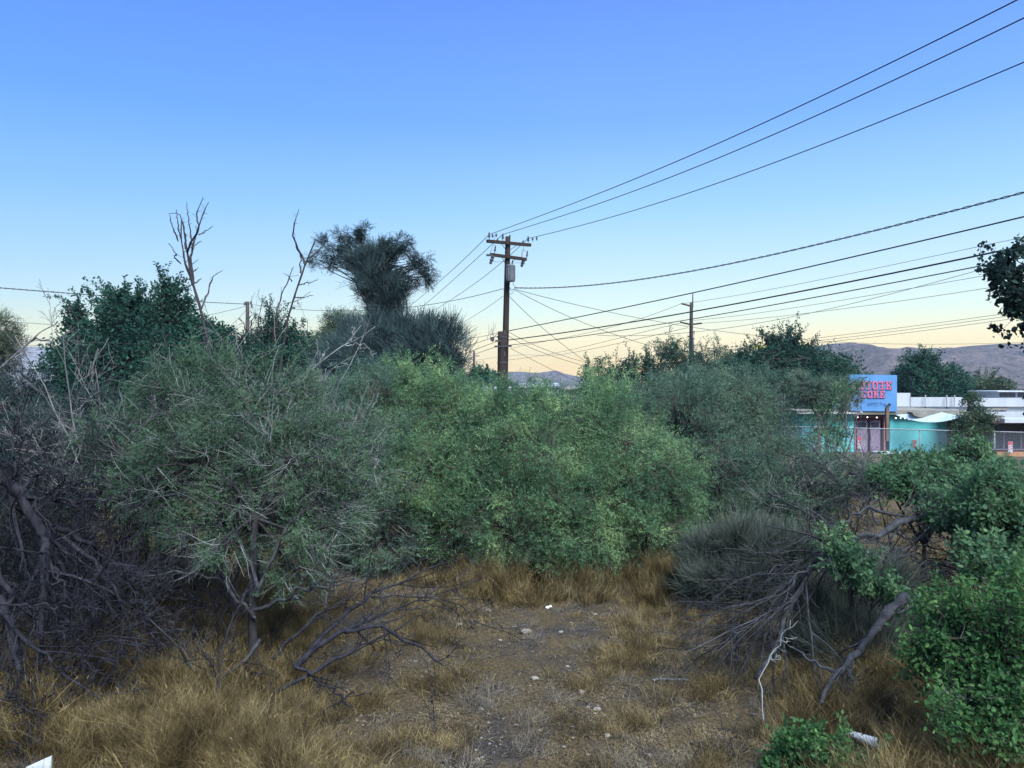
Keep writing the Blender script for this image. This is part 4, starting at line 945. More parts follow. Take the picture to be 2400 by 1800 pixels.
def grass():
    rs = np.random.RandomState(170)
    # tufts
    T = 24000
    y = 7.6 * (26 / 7.6) ** rs.rand(T)
    x = rs.uniform(-.82, .80, T) * y
    h, tall = cover(x, y)
    keep = rs.rand(T) < np.clip(h * 1.5, 0, 1)
    x, y, h, tall = x[keep], y[keep], h[keep], tall[keep]
    nb = (34 + 20 * tall).astype(int)
    i = np.repeat(np.arange(len(x)), nb); m = len(i)
    rad_ = .05 + .12 * rs.rand(len(x))
    ox, oy = rs.normal(size=m) * rad_[i], rs.normal(size=m) * rad_[i]
    bx, by = x[i] + ox, y[i] + oy
    p = np.stack([bx, by, terrain(bx, by) - .01], 1)
    th = (h * (.5 + rs.rand(len(h)) * .8))[i]
    Ln = (.10 + .55 * th) * rs.uniform(.5, 1.15, m)
    lean = (.75 - .5 * tall[i])
    tl = rs.normal(size=(len(x), 2)) * .18
    d = nrm(np.stack([ox * 5 * lean + rs.normal(size=m) * lean * .4 + tl[i, 0], oy * 4 * lean + rs.normal(size=m) * lean * .5 + tl[i, 1], np.ones(m)], 1))
    side = nrm(np.cross(d, unit(rs, m))); w = rs.uniform(.0015, .0032, m)[:, None] * (1 + y[i][:, None] / 22)
    bend = nrm(d + np.stack([rs.normal(size=m), rs.normal(size=m), -.5 + 0 * w[:, 0]], 1) * .55)
    a = p; b = p + d * (Ln * .55)[:, None]; c = b + bend * (Ln * .45)[:, None]
    q1 = np.stack([a - side * w, a + side * w, b + side * w * .8, b - side * w * .8], 1)
    q2 = np.stack([b - side * w * .8, b + side * w * .8, c + side * w * .25, c - side * w * .25], 1)
    seed = rs.rand(m) < .12 * (tall[i] > .4)
    hd = c[seed]; bd = bend[seed]
    heads = diamonds(hd - bd * .02, bd, rs.uniform(.05, .09, len(hd)), np.full(len(hd), .012), unit(rs, len(hd)))
    gold = rs.rand(len(x))[i] < .62
    pal = (~gold)
    setp(MB().polys(q1[gold]).polys(q2[gold]).polys(heads).build('dry_grass', M['grass']), kind='stuff')
    setp(MB().polys(q1[pal]).polys(q2[pal]).build('straw_grass', M['grass_pale']), kind='stuff')
    # matted litter lying flat
    n = 150000
    y = 7.6 * (19 / 7.6) ** rs.rand(n); x = rs.uniform(-.82, .80, n) * y
    k = rs.rand(n) < .12 + .88 * np.clip(path_d(x, y) - .5, 0, 1) * (np.sin(x * 2.3 + y) * np.sin(y * 3.1 - x * 1.7) > -.45)
    x, y = x[k], y[k]; n = len(x)
    p = np.stack([x, y, terrain(x, y) + rs.uniform(.008, .035, n)], 1)
    a = rs.uniform(0, 6.3, n)
    d = nrm(np.stack([np.cos(a), np.sin(a), rs.normal(size=n) * .12], 1))
    setp(MB().polys(diamonds(p, d, rs.uniform(.04, .17, n), rs.uniform(.004, .009, n), np.tile([[0, .2, 1.]], (n, 1)))).build('straw_litter', M['litter']), kind='stuff')
    n = 20000
    y = 7.6 * (19 / 7.6) ** rs.rand(n); x = rs.uniform(-.8, .8, n) * y
    p = np.stack([x, y, terrain(x, y) + .012], 1); a = rs.uniform(0, 6.3, n)
    d = nrm(np.stack([np.cos(a), np.sin(a), rs.normal(size=n) * .1], 1))
    setp(MB().polys(diamonds(p, d, rs.uniform(.03, .16, n), rs.uniform(.004, .010, n), np.tile([[0, .2, 1.]], (n, 1)))).build('twig_litter', M['dead_dark']), kind='stuff')
    # dead grey forbs matted in low mounds
    k = 190; cy = 8.3 * (17.5 / 8.3) ** rs.rand(k); cx = rs.uniform(-.72, .72, k) * cy; per = 130
    i = np.repeat(np.arange(k), per); r_ = (rs.uniform(.10, .30, k))[i]
    o_ = rs.normal(size=(len(i), 2)) * r_[:, None] * .5
    x, y = cx[i] + o_[:, 0], cy[i] + o_[:, 1]
    p = np.stack([x, y, terrain(x, y)], 1)
    d = nrm(np.stack([o_[:, 0] * 3 + rs.normal(size=len(i)) * .5, o_[:, 1] * 3 + rs.normal(size=len(i)) * .5, rs.uniform(.1, .9, len(i))], 1))
    C = walk(rs, p, d, r_ * rs.uniform(.5, 1.1, len(i)), 4, .3, -.05)
    setp(MB().tubes(C, taper(.0028, 4, len(i), .5), 3).build('dead_weeds', M['twig_brown'] if True else None), kind='stuff')
    # gravel
    n = 6000
    y = 7.6 * (18 / 7.6) ** rs.rand(n); x = rs.uniform(-.5, .55, n) * y
    s = rs.uniform(.006, .022, n) * (rs.rand(n) ** 1.5 + .4)
    base = np.array([[1, 0, 0], [0, 1, 0], [-1, 0, 0], [0, -1, 0], [0, 0, 1]])
    jit = 1 + rs.normal(size=(n, 5, 1)) * .2
    V = base[None] * jit * s[:, None, None] * np.array([1.2, 1, .7]) + np.stack([x, y, terrain(x, y) + .004], 1)[:, None]
    f = np.array([[0, 1, 4], [1, 2, 4], [2, 3, 4], [3, 0, 4]])
    Fc = (np.arange(n)[:, None, None] * 5 + f[None]).reshape(-1, 3)
    setp(MB().mesh(V.reshape(-1, 3), Fc).build('gravel', noise_mat('gravel', (.04, .036, .032), (.17, .152, .132), 3, .9, 0, island=.8)), kind='stuff')
grass()

# ---------------------------------------------------------------- utility poles
def lathe(mb, c, prof, sides=14, axis=(0, 0, 1)):
    """prof [(radius, height)] turned about a line through c"""
    ax = nrm(np.array(axis, float)); cc = np.array([np.array(c) + ax * h for _, h in prof])
    # avoid zero gradients
    mb.tubes(cc, np.maximum([r for r, _ in prof], 1e-4), sides)
    return mb
def insulator(root, p, h=.26, r=.055, axis=(0, 0, 1), name='insulator'):
    mb = MB()
    lathe(mb, p, [(.012, 0), (.012, h * .3), (r * .7, h * .32), (r, h * .40), (r * .45, h * .5), (r * .85, h * .58), (r * .4, h * .68), (r * .7, h * .76), (r * .4, h * .9), (r * .45, h), (.005, h * 1.01)], 10, axis)
    return mb.build(name, M['metal_dark'], root, smooth=True)
Y = 31.0
b = P(1176, 900, Y); b[2] = 0
pole = thing('utility_pole', 'near brown wooden utility pole carrying a grey transformer can', 'utility pole', b, 'wooden utility poles')
top_, bot = P(1190.5, 555, Y), b - np.array([0.0, 0, .3])
t = np.linspace(0, 1, 12)[:, None]
MB().tubes(bot + (top_ - bot) * t, np.linspace(.165, .105, 12), 16, cap=True).build('pole', M['pole'], pole, smooth=True)
s0, s1 = P(1174, 900, Y - .12), P(1177.5, 777, Y - .12); s0[2] = -.2
MB().tubes(s0 + (s1 - s0) * t, np.linspace(.20, .185, 12), 16, cap=True).build('stub_post', M['pole'], pole, smooth=True)
mb = MB()
for py in (790, 812, 850):
    q = P(1177, py, Y - .12); lathe(mb, q, [(.205, -.03), (.205, .03)], 16)
for py in (780, 830):
    q = P(1183, py, Y - .3); mb.box(q - [.03, .02, .1], q + [.03, .02, .1])
mb.build('band', M['metal_dark'], pole)
def crossarm(a, c, th=.055):
    mb = MB(); d = nrm(c - a); s = nrm(np.cross(d, [0, 0, 1])) * th; u = np.array([0, 0, th * 1.1])
    V = np.array([e + i * s + j * u for e in (a, c) for i, j in ((-1, -1), (1, -1), (1, 1), (-1, 1))])
    mb.mesh(V, [[0, 1, 2, 3], [4, 7, 6, 5], [0, 4, 5, 1], [1, 5, 6, 2], [2, 6, 7, 3], [3, 7, 4, 0]])
    return mb.build('crossarm', M['pole'], pole)
a1, a2 = P(1141.5, 565, Y - .75), P(1243.5, 574.5, Y + .5)
b1, b2 = P(1150, 596.5, Y - .7), P(1233, 608, Y + .45)
crossarm(a1, a2); crossarm(b1, b2)
mb = MB()
for e, f_ in ((.3, .12), (.72, .12)):
    q = a1 + (a2 - a1) * e; mb.tubes(np.array([q, P(1189, 590, Y - .1)]), [.012, .012], 5)
    q = b1 + (b2 - b1) * e; mb.tubes(np.array([q, P(1188.5, 628, Y - .1)]), [.012, .012], 5)
mb.build('brace', M['metal_dark'], pole)
for px in (1146.3, 1177.5, 1237.7):
    f_ = (px - 1141.5) / 102; q = a1 + (a2 - a1) * f_ + np.array([0, 0, .06]); insulator(pole, q, .30, .06)
insulator(pole, P(1195, 556, Y), .10, .045)
for px, py, yy in ((1154.5, 552.5, Y - .9), (1163, 551, Y - 1.0), (1248.5, 560.5, Y - .1), (1258, 559, Y - .5), (1166, 563, Y - .5), (1226, 567, Y + .3)):
    insulator(pole, P(px, py, yy) - np.array([0, 0, .09]), .16, .05)
for px, py, dd, s in ((1159, 580, 1, Y - .65), (1234, 592, 1, Y + .45)):      # lightning arresters and cutouts
    insulator(pole, P(px, py + 15, s), .34, .05, (.12 * dd, 0, 1), 'arrester')
for px, py, s in ((1149, 606, Y - .7), (1222, 613, Y + .4)):
    mb = MB(); q = P(px, py, s)
    lathe(mb, q + [0, 0, -.22], [(.03, 0), (.065, .04), (.05, .12), (.085, .16), (.06, .24), (.08, .3), (.03, .36)], 10, (.35, 0, 1))
    mb.box(q + [-.16, -.05, .10], q + [.08, .05, .17])
    mb.build('fuse_cutout', M['metal_dark'], pole)
can = MB(); q = P(1196.5, 660, Y - .34)
lathe(can, q, [(.01, 0), (.175, .005), (.185, .03), (.185, .60), (.195, .605), (.195, .635), (.16, .67), (.03, .69)], 24)
for an in range(5):
    a_ = -2.6 + an * .55; can.box(q + [math.cos(a_) * .2 - .012, math.sin(a_) * .2 - .012, .08], q + [math.cos(a_) * .2 + .012, math.sin(a_) * .2 + .012, .55])
co = can.build('transformer', M['can_dark'], pole, smooth=False)
insulator(co, q + [0.08, 0, .67], .2, .045, name='bushing')
mb = MB(); mb.box(P(1190, 640, Y - .15) - [.06, .1, .04], P(1190, 640, Y - .15) + [.06, .1, .04]); mb.build('bracket', M['metal_dark'], pole)
mb = MB()   # thin jumper leads
def lead(pts, r=.006): mb.tubes(trace(pts, 12), np.full(12, r), 4)
lead([(1160, 551, Y - .6), (1156, 575, Y - .7), (1149, 592, Y - .7)]); lead([(1228, 570, Y + .3), (1226, 590, Y + .4), (1223, 603, Y + .4)]); lead([(1234, 590, Y + .4), (1226, 585, Y + .4), (1222, 604, Y + .4)])
lead([(1150, 612, Y - .7), (1165, 613.5, Y - .5), (1184, 612.5, Y - .2)]); lead([(1222, 617, Y + .3), (1208, 616, Y), (1203, 622, Y - .3)])
lead([(1195, 662, Y - .4), (1194, 672, Y - .4), (1197, 676, Y - .3)], .009); lead([(1202, 662, Y - .4), (1205, 670, Y - .4), (1209, 674, Y - .3)], .009)
lead([(1193, 673, Y - .2), (1200, 680, Y - .5), (1207, 676, Y - .6)], .012); lead([(1193, 690, Y - .2), (1202, 686, Y - .5), (1207, 678, Y - .6)], .009)
lead([(1178, 676, Y), (1184, 682, Y - .2), (1192, 675, Y - .2)], .01)
mb.build('jumper_lead', M['wire'], pole)
mb = MB(); q = P(1154.5, 794, Y - .35); mb.box(q - [.09, .06, .07], q + [.07, .06, .07]); lathe(mb, q - [0, 0, .12], [(.03, 0), (.05, .05), (.03, .08)], 8)
mb.tubes(trace([(1158, 790, Y - .3), (1166, 782, Y - .3), (1172, 778, Y - .2)], 8), np.full(8, .012), 5); mb.build('splice_box', M['metal_dark'], pole)
for px, py in ((1165, 812), (1193, 811), (1167, 799)):
    mb = MB(); q = P(px, py, Y - .35); mb.box(q - [.11, .04, .035], q + [.11, .04, .035]); mb.build('cable_clamp', M['metal_dark'], pole)

def simple_pole(label, px, ptop, Y, r, arms=(), spike=None, extra=None, lean=0, name='utility_pole', group='wooden utility poles'):
    b = P(px - lean, 900, Y); b[2] = 0
    root = thing(name, label, 'utility pole', b, group)
    tp = P(px, ptop, Y); t = np.linspace(0, 1, 6)[:, None]
    MB().tubes(b + (tp - b) * t, np.linspace(r, r * .7, 6), 12, cap=True).build('pole', M['pole_far'], root, smooth=True)
    for (x0, y0, x1, y1) in arms:
        mb = MB(); A_, B_ = P(x0, y0, Y - .1), P(x1, y1, Y - .1); mb.tubes(np.array([A_, B_]), [.07, .07], 4, cap=True); mb.build('crossarm', M['pole_far'], root)
    if spike:
        mb = MB(); mb.tubes(np.array([P(spike[0], ptop + 12, Y), P(spike[0], spike[1], Y)]), [.055, .04], 6, cap=True); mb.build('top_mast', M['metal_dark'], root)
    if extra: extra(root)
    return root
def far_extra(root):
    Y = 63
    mb = MB(); mb.tubes(np.array([P(1623, 705, Y - .4), P(1623, 795, Y - .4), P(1623.5, 900, Y - .4)]), [.04, .05, .06], 8); mb.build('conduit', M['metal_dark'], root)
    mb = MB(); mb.tubes(np.array([P(1623, 794, Y - .5), P(1623.5, 830, Y - .5), P(1624, 900, Y - .5)]), [.06, .13, .13], 8, cap=True); mb.build('riser_sheath', M['metal_dark'], root)
    mb = MB(); mb.tubes(np.array([P(1626.5, 776, Y - .5), P(1626.5, 786, Y - .5), P(1625.5, 820, Y - .5)]), [.06, .02, .015], 6); mb.build('guy_strain', M['metal_dark'], root)
    for x0, y0, x1, y1 in ((1596, 822, 1614, 825), (1628, 825, 1647, 829)):
        mb = MB(); mb.tubes(np.array([P(x0, y0, Y - .2), P(x1, y1, Y - .2)]), [.05, .05], 4, cap=True); mb.build('side_bracket', M['pole_far'], root)
    for x in (1637, 1643.5):
        mb = MB(); mb.tubes(np.array([P(x, 827, Y - .2), P(x, 848, Y - .2)]), [.09, .09], 8, cap=True); mb.build('capacitor', M['metal_dark'], root)
simple_pole('far wooden pole with thin top mast and short arms set on both sides', 1620.5, 709.5, 63, .20, [(1597, 711.5, 1618, 717), (1594.5, 755, 1616, 760), (1624, 760, 1645, 757.5)], (1623.7, 687), far_extra, lean=-3 * -1)
simple_pole('short grey pole with a tangle of hooks between the two bare snags', 580, 707, 51, .17, (), None, lambda r: [insulator(r, P(x, y, 50.8), .3, .09) for x, y in ((588, 716), (590, 724), (574, 718))])
simple_pole('thin distant pole with two tiny crossarms beside the thorny dome', 1111, 822, 140, .26, [(1100, 841, 1111, 843), (1113, 834, 1124, 834), (1101, 868, 1110, 869)])
simple_pole('small pole with two crossarms in front of the ridge slope', 2367, 888, 105, .2, [(2352, 897, 2385, 897), (2356, 909, 2384, 909)])
simple_pole('thin white pole standing left of the blue banner', 1973, 869, 60, .10, (), None, name='mast', group=None)

# ---------------------------------------------------------------- overhead wires
def wire(label, pts, r=.011, twist=0, cat='wire', grp='overhead wires', name='overhead_wire'):
    p = np.array([P(*q) for q in pts])
    # least bending curve: quadratic/cubic through the points by arc parameter
    s = np.concatenate([[0], np.cumsum(np.linalg.norm(np.diff(p, axis=0), axis=1))])
    deg = min(len(p) - 1, 3)
    K = 60 if not twist else 420
    u = np.linspace(0, s[-1], K)
    c = np.stack([np.polyval(np.polyfit(s, p[:, i], deg), u) for i in range(3)], 1)
    mb = MB()
    if twist:
        T = nrm(np.gradient(c, axis=0)); A_ = nrm(np.cross(T, [0, 0, 1.])); B_ = np.cross(T, A_)
        ph = u / twist * 2 * np.pi
        for k in range(2):
            mb.tubes(c + (A_ * np.cos(ph + k * np.pi)[:, None] + B_ * np.sin(ph + k * np.pi)[:, None]) * r * 1.1, np.full(K, r * .8), 5)
    else:
        mb.tubes(c, np.full(K, r), 5)
    return setp(mb.build(name, M['wire'], smooth=True), label, cat, grp)
wire('uppermost wire climbing from the pole top to the upper picture edge', [(1146, 550, 30.5), (1400, 456, 23), (1700, 325, 17.6), (2000, 193, 14), (2385, 0, 11.4), (2750, -190, 9.6)], .012)
wire('second wire from the top, starting at the middle insulator of the near pole', [(1177.5, 550, 31), (1400, 478, 24.5), (1700, 365, 18.6), (2000, 230.6, 14.8), (2400, 41, 11.9), (2750, -130, 10.2)], .012)
wire('third wire from the top, starting at the outer insulator by the strain bells', [(1238, 559, 31.4), (1450, 504, 25.5), (1700, 423, 20.6), (2025, 300, 16.2), (2400, 146, 13.2), (2750, -5, 11.3)], .012)
wire('thick twisted service cable leaving the pole below the transformer can', [(1207, 674, 30.6), (1400, 668, 27), (1600, 640, 24), (1850, 584.5, 20.8), (2220, 500, 16.9), (2400, 453, 15.4), (2700, 370, 13.4)], .014, .55)
wire('thick black cable touching the mast tip of the far pole', [(1190, 776, 30.8), (1350, 743.5, 27.5), (1624, 687.5, 23), (1850, 635.5, 20), (2132, 571, 17.2), (2400, 508, 15), (2700, 436, 13.1)], .017)
wire('thickest black cable, below the one at the mast tip', [(1190, 797, 30.8), (1350, 776, 27.5), (1620, 731, 23), (1850, 686.5, 20), (2132, 634, 17.2), (2400, 577, 15), (2700, 512, 13.1)], .020)
wire('thinner black cable just under the thickest one', [(1192, 809, 30.8), (1350, 790, 27.5), (1620, 748, 23), (1850, 707, 20), (2132, 657, 17.2), (2400, 603, 15), (2700, 545, 13.1)], .013)
wire('thin wire from the raised left arm of the far pole to the picture edge', [(1596, 712, 63), (1850, 670, 54), (2132, 612, 47), (2400, 556, 42), (2700, 494, 38)], .014)
wire('faint wire falling from the raised left arm toward the near pole', [(1596, 712, 63), (1500, 747, 68), (1350, 786, 78), (1200, 816, 92)], .018)
wire('thin wire leaving the far pole between its two pairs of arms', [(1624, 751, 63), (1850, 723, 54), (2123, 678, 47), (2400, 630, 42), (2700, 578, 38)], .014)
wire('thin wire leaving the tip of the lower arm on the far pole', [(1645, 757.5, 63), (1850, 738.7, 54), (2132, 703, 47), (2400, 661, 42), (2700, 612, 38)], .014)
wire('thin wire crossing upward behind the other wires beside the far pole', [(1399, 786, 36), (1500, 786, 35), (1613, 780, 34), (1850, 743.7, 31), (2123, 679, 28), (2292, 634, 26.5), (2450, 590, 25), (2700, 517, 23)], .009)
wire('upper one of two faint wires running behind the lower left arm', [(1595, 757, 63), (1480, 785, 68), (1350, 817, 78), (1180, 845, 95)], .018)
wire('lower one of two faint wires running behind the lower left arm', [(1612, 768, 63), (1480, 798, 68), (1350, 825, 78), (1110, 845, 139)], .018)
wire('top wire of the three low wires over the ridge', [(1629, 819, 63), (1850, 799.6, 56), (2100, 769, 49), (2361, 735, 44), (2700, 688, 39)], .013)
wire('middle wire of the three low wires over the ridge', [(1638, 823, 63), (1850, 806, 56), (2100, 776, 49), (2373, 740, 44), (2700, 696, 39)], .013)
wire('bottom wire of the three low wires over the ridge', [(1650, 825, 63), (1877, 808, 56), (2100, 783, 49), (2394, 744.4, 44), (2700, 701, 39)], .013)
wire('long slack wire drooping from the transformer level to just above the ridge', [(1208, 678, 30.7), (1350, 714.6, 33), (1624, 767.5, 38), (1805, 789, 42), (2098, 807, 48), (2400, 802, 56), (2700, 790, 64)], .011)
wire('slack wire sloping from the transformer level into the spiky leaved tree', [(1208, 680, 30.7), (1350, 749, 33.5), (1500, 804, 37), (1555, 820, 38.5), (1640, 845, 41)], .011)
wire('steep drop wire from the near pole down behind the lacy tree', [(1193, 694, 30.8), (1299.5, 792, 33), (1375.5, 849, 35), (1410, 872, 36)], .010)
wire('upper one of two drop wires starting at the head of the stub post', [(1192, 778, 30.8), (1260, 812, 33), (1340, 840, 36), (1400, 856, 39)], .010)
wire('lower one of two drop wires starting at the head of the stub post', [(1191, 787, 30.8), (1260, 822, 33), (1362, 856, 37), (1400, 872, 39)], .010)
wire('lowest drop wire slanting down over the far low ridge', [(1196, 816, 30.8), (1245, 842, 33), (1297, 868, 36), (1330, 884, 38)], .009)
wire('faint wire between the lacy tree and the far pole arms, upper', [(1429, 850, 60), (1500, 838, 61), (1560, 828, 62)], .012)
wire('upper wire receding from the near pole toward the shaggy tree', [(1146, 550, 30.5), (1050, 642, 40), (962, 716, 53), (900, 765, 64)], .013)
wire('middle wire receding from the near pole toward the shaggy tree', [(1177.5, 550, 31), (1050, 667, 43), (986, 722, 53), (900, 790, 68)], .013)
wire('lower wire receding from the near pole past its second crossarm', [(1238, 559, 31.4), (1178, 612, 36), (1050, 708, 50), (998, 739, 57), (930, 785, 70)], .013)
wire('long wavy cable running from the near pole to the far edge over the leafy tree', [(1177, 677, 31), (1050, 706, 35), (956, 721, 38), (829, 728.5, 42), (721, 726, 46), (585, 713, 50.8)], .013)
wire('wavy cable from the hooked short pole to the edge across the leafy tree top', [(585, 713, 50.8), (439, 706, 45), (226, 692, 36), (0, 675, 30), (-250, 655, 25)], .014, .8)
wire('drop wire slanting from the near pole toward the dome', [(1179, 694, 31), (1134, 726, 36), (1066, 766, 44), (1000, 800, 54)], .009)
wire('top communication cable heading from the stub post to the dome', [(1170, 778, 31), (1120, 790, 34), (1067, 795, 37), (1000, 806, 41)], .009)
wire('second communication cable heading from the stub post to the dome', [(1169, 787, 31), (1120, 803, 34), (1074, 818, 38), (1000, 838, 43)], .012)
wire('third communication cable heading from the stub post to the dome', [(1168, 799, 31), (1120, 817, 34), (1074, 835, 38), (1000, 858, 43)], .012)
wire('lowest communication cable heading from the stub post to the dome', [(1169, 811, 31), (1130, 824, 34), (1090, 838, 37), (1020, 862, 43)], .012)
wire('guy wire dropping from the hooked short pole behind the leafy tree', [(576, 728, 51), (540, 764.5, 50), (500, 800, 49)], .012)
wire('thin line from the hooked short pole to the leafy tree top', [(574, 718, 51), (540, 727, 49), (476, 742, 46), (400, 765, 43)], .013)
wire('thin wire passing behind the weeping tree to the leafy tree', [(-60, 748, 40), (38, 755, 42), (150, 763, 44), (260, 772, 46)], .012)
wire('low thin wire crossing in front of the broad leafy tree', [(-60, 789, 26), (25, 793.5, 27), (280, 805, 29), (560, 811, 32), (650, 812, 34)], .008)
wire('lowest thin wire over the far ridge at the edge', [(-60, 806, 45), (60, 809, 46), (160, 812, 47)], .012)

# ---------------------------------------------------------------- the shop and its neighbours
M['teal'] = noise_mat('turquoise_paint', (.11, .47, .50), (.15, .62, .63), 1.1, .8, 0, (1, 1, .3), 10)
M['roofing'] = noise_mat('grey_brown_roofing', (.16, .15, .13), (.27, .25, .22), 2, .9, 0)
M['white_roof'] = noise_mat('white_coating', (.36, .385, .41), (.48, .50, .525), 1.1, .85, 0, (1, 1, .3))
M['banner'] = noise_mat('blue_banner', (.07, .20, .42), (.11, .26, .50), 1.4, .6, .15)
M['pink'] = noise_mat('pink_trim', (.30, .12, .14), (.42, .18, .20), 5, .8, 0)
M['mauve'] = noise_mat('mauve_door', (.16, .11, .18), (.34, .25, .33), 9, .7, .1, (1, 1, .5))
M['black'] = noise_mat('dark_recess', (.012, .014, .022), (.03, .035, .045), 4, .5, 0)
M['maroon'] = noise_mat('maroon_wall', (.10, .03, .045), (.18, .06, .07), 3, .85, .1)
M['adobe'] = noise_mat('orange_clay', (.34, .15, .07), (.48, .24, .12), 4, .9, .2)
M['sail'] = noise_mat('grey_blue_sail', (.30, .38, .42), (.42, .50, .54), 2, .8, 0)
M['red'] = noise_mat('red_print', (.45, .04, .07), (.62, .09, .12), 9, .6, 0)
M['pinkletter'] = noise_mat('pink_letter', (.42, .09, .18), (.56, .18, .28), 25, .6, 0)
M['navy'] = noise_mat('navy_letter', (.012, .025, .10), (.03, .04, .14), 20, .6, 0)
M['glass'], n, l, b = base_mat('window_glass', .08); b.inputs['Base Color'].default_value = (.03, .045, .06, 1); b.inputs['Specular IOR Level'].default_value = .6
M['wood'] = noise_mat('brown_wood', (.10, .07, .05), (.20, .15, .11), 9, .9, .2, (1, 1, .2))
M['bulb'], n, l, b = base_mat('bulb', .3); b.inputs['Base Color'].default_value = (.9, .9, .85, 1); b.inputs['Emission Color'].default_value = (1, .96, .88, 1); b.inputs['Emission Strength'].default_value = 1.2
M['yellow'] = noise_mat('yellow_sign', (.45, .36, .10), (.55, .45, .15), 3, .6, 0)

def slab(mb, x0, y0, x1, y1, Ya, Yb):
    """a box whose front face covers the rectangle (x0,y0)-(x1,y1) of the photograph at depth Ya"""
    a, c = P(x0, y1, Ya), P(x1, y0, Ya)
    return mb.box((a[0], Ya, a[2]), (c[0], Yb, c[2]))
YS = 50.0
def part(root, name, mat, rects, parent=None):
    mb = MB()
    for r in rects: slab(mb, *r)
    return mb.build(name, M[mat], parent or root)
sb = P(2080, 900, YS); sb[2] = 0
shop = thing('shop', 'low turquoise shop with mauve double doors under a wide flat roof', 'shop', sb)
zb = 1085
part(shop, 'wall', 'teal', [(1880, 972, 2003, zb, YS, YS + 8), (2086, 972, 2250, zb, YS, YS + 8)])
part(shop, 'roof', 'roofing', [(1868, 962, 2262, 971.5, YS - .6, YS + 9)])
part(shop, 'fascia', 'white_roof', [(1868, 966.5, 2010, 970, YS - .66, YS - .605)])
dr = part(shop, 'door_frame', 'pink', [(2003, 975, 2006, zb, YS - .06, YS + .2), (2071.5, 975, 2075.5, zb, YS - .06, YS + .2)])
part(shop, 'lintel', 'maroon', [(2006.2, 974, 2071.3, 984, YS - .02, YS + .3)])
part(shop, 'recess', 'black', [(2006.2, 984.2, 2071.3, zb, YS + .25, YS + .35)])
for x0, x1 in ((2008, 2033), (2040, 2063)):
    d_ = part(shop, 'door', 'mauve', [(x0, 985, x1, 1062, YS + .08, YS + .14)])
    mb = MB()
    slab(mb, x0 + 3, 990, x1 - 3, 1001, YS + .05, YS + .078); mb.build('door_window', M['glass'], d_)
    mb = MB(); a = P((x1 if x0 < 2035 else x0) + (-2 if x0 < 2035 else 2), 1026, YS + .05)
    mb.box(a - [.02, .03, .1], a + [.02, .03, .1]); mb.build('handle', M['galv'], d_)
part(shop, 'post', 'pink', [(1918, 972, 1925, zb, YS - .95, YS - .75)])
part(shop, 'post', 'wood', [(2077.5, 955, 2084, 1033, YS - 1.6, YS - 1.4)])
part(shop, 'column', 'teal', [(2085.5, 974, 2094, 1060, YS - .12, YS - .003)])
part(shop, 'step', 'white_roof', [(2060, 1061, 2112, 1070, YS - 1.3, YS - .07), (2050, 1071, 2125, 1084, YS - 1.9, YS - .07)])
part(shop, 'corner_panel', 'roofing', [(2248, 990, 2256, 1010, YS - .1, YS - .003)])
lamp = MB(); q = P(2081, 955, YS - 1.5)
lamp.box(q + [-.10, -.08, 0], q + [.06, .08, .14]); lamp.tubes(np.array([q + [0, 0, .12], q + [.13, -.05, .22]]), [.07, .10], 10, cap=True)
setp(lamp.build('floodlight', M['metal_dark']), 'dark floodlight on top of the wooden post before the doors', 'light')
# duct / curved canopy on the roof edge
mb = MB()
arc = np.array([[2138, 966], [2142, 973], [2152, 977.5], [2170, 979], [2190, 977.5], [2202, 972], [2206, 965.5]])
fr = np.array([P(x, y, YS - 1.9) for x, y in arc]); bk = np.array([P(x, y, YS - 1.22) + [0, 0, 0] for x, y in arc])
bk[:, [0, 2]] = fr[:, [0, 2]]
for i in range(len(fr) - 1): mb.polys([[fr[i], fr[i + 1], bk[i + 1], bk[i]]])
mb.polys([fr[::-1]]).polys([[fr[0], bk[0], bk[-1], fr[-1]]])
mb.build('rounded_canopy', M['roofing'], shop)
# shade sail
mb = MB()
g = []
c0, c1, c2 = P(2206, 966, YS - 1.8), P(2256, 976, YS - 3.2), P(2100, 972, YS - 1.3)
nn = 12
for i in range(nn + 1):
    row = []
    for j in range(nn + 1 - i):
        a_, b_ = i / nn, j / nn; w0 = 1 - a_ - b_
        p_ = c0 * w0 + c1 * a_ + c2 * b_
        p_ = p_ + np.array([0, 0, -.42 * 4 * a_ * b_])
        row.append(p_)
    g.append(row)
for i in range(nn):
    for j in range(nn - i):
        tri = [g[i][j], g[i + 1][j], g[i][j + 1]]; mb.polys([tri]); mb.polys([np.array(tri[::-1]) - [0, 0, .012]])
        if j < nn - i - 1: mb.polys([[g[i + 1][j], g[i + 1][j + 1], g[i][j + 1]]])
so = mb.build('shade_sail', M['sail']); setp(so, 'triangular pale shade sail stretched below the shop roof edge', 'shade sail')

# blue banner sign with lettering
sg = P(2046, 900, YS - .6); sg[2] = 2.6
sign = thing('banner_sign', 'large square blue banner with pink and navy lettering standing on the shop roof', 'sign', sg)
YB = YS - .7
mb = MB(); n_ = 14
gx = np.linspace(0, 1, n_)
def bp_(u, v, off=0.0):
    xl, xr = 1990 + 2.2 * v, 2102.5
    x = xl + (xr - xl) * u; y = 877.5 + (963 - 877.5) * v + 1.5 * u
    return P(x, y, YB + .03 * math.sin(u * 5 + v * 3) * math.sin(v * 4 + 1) * .6 - off) if off == 0 else P(x, y, YB - off)
gr = np.array([[bp_(u, v) for u in gx] for v in gx])
mb.polys(np.stack([gr[:-1, :-1], gr[1:, :-1], gr[1:, 1:], gr[:-1, 1:]], 2).reshape(-1, 4, 3))
bko = gr + np.array([0, .08, 0])
mb.polys(np.stack([bko[:-1, :-1], bko[:-1, 1:], bko[1:, 1:], bko[1:, :-1]], 2).reshape(-1, 4, 3))
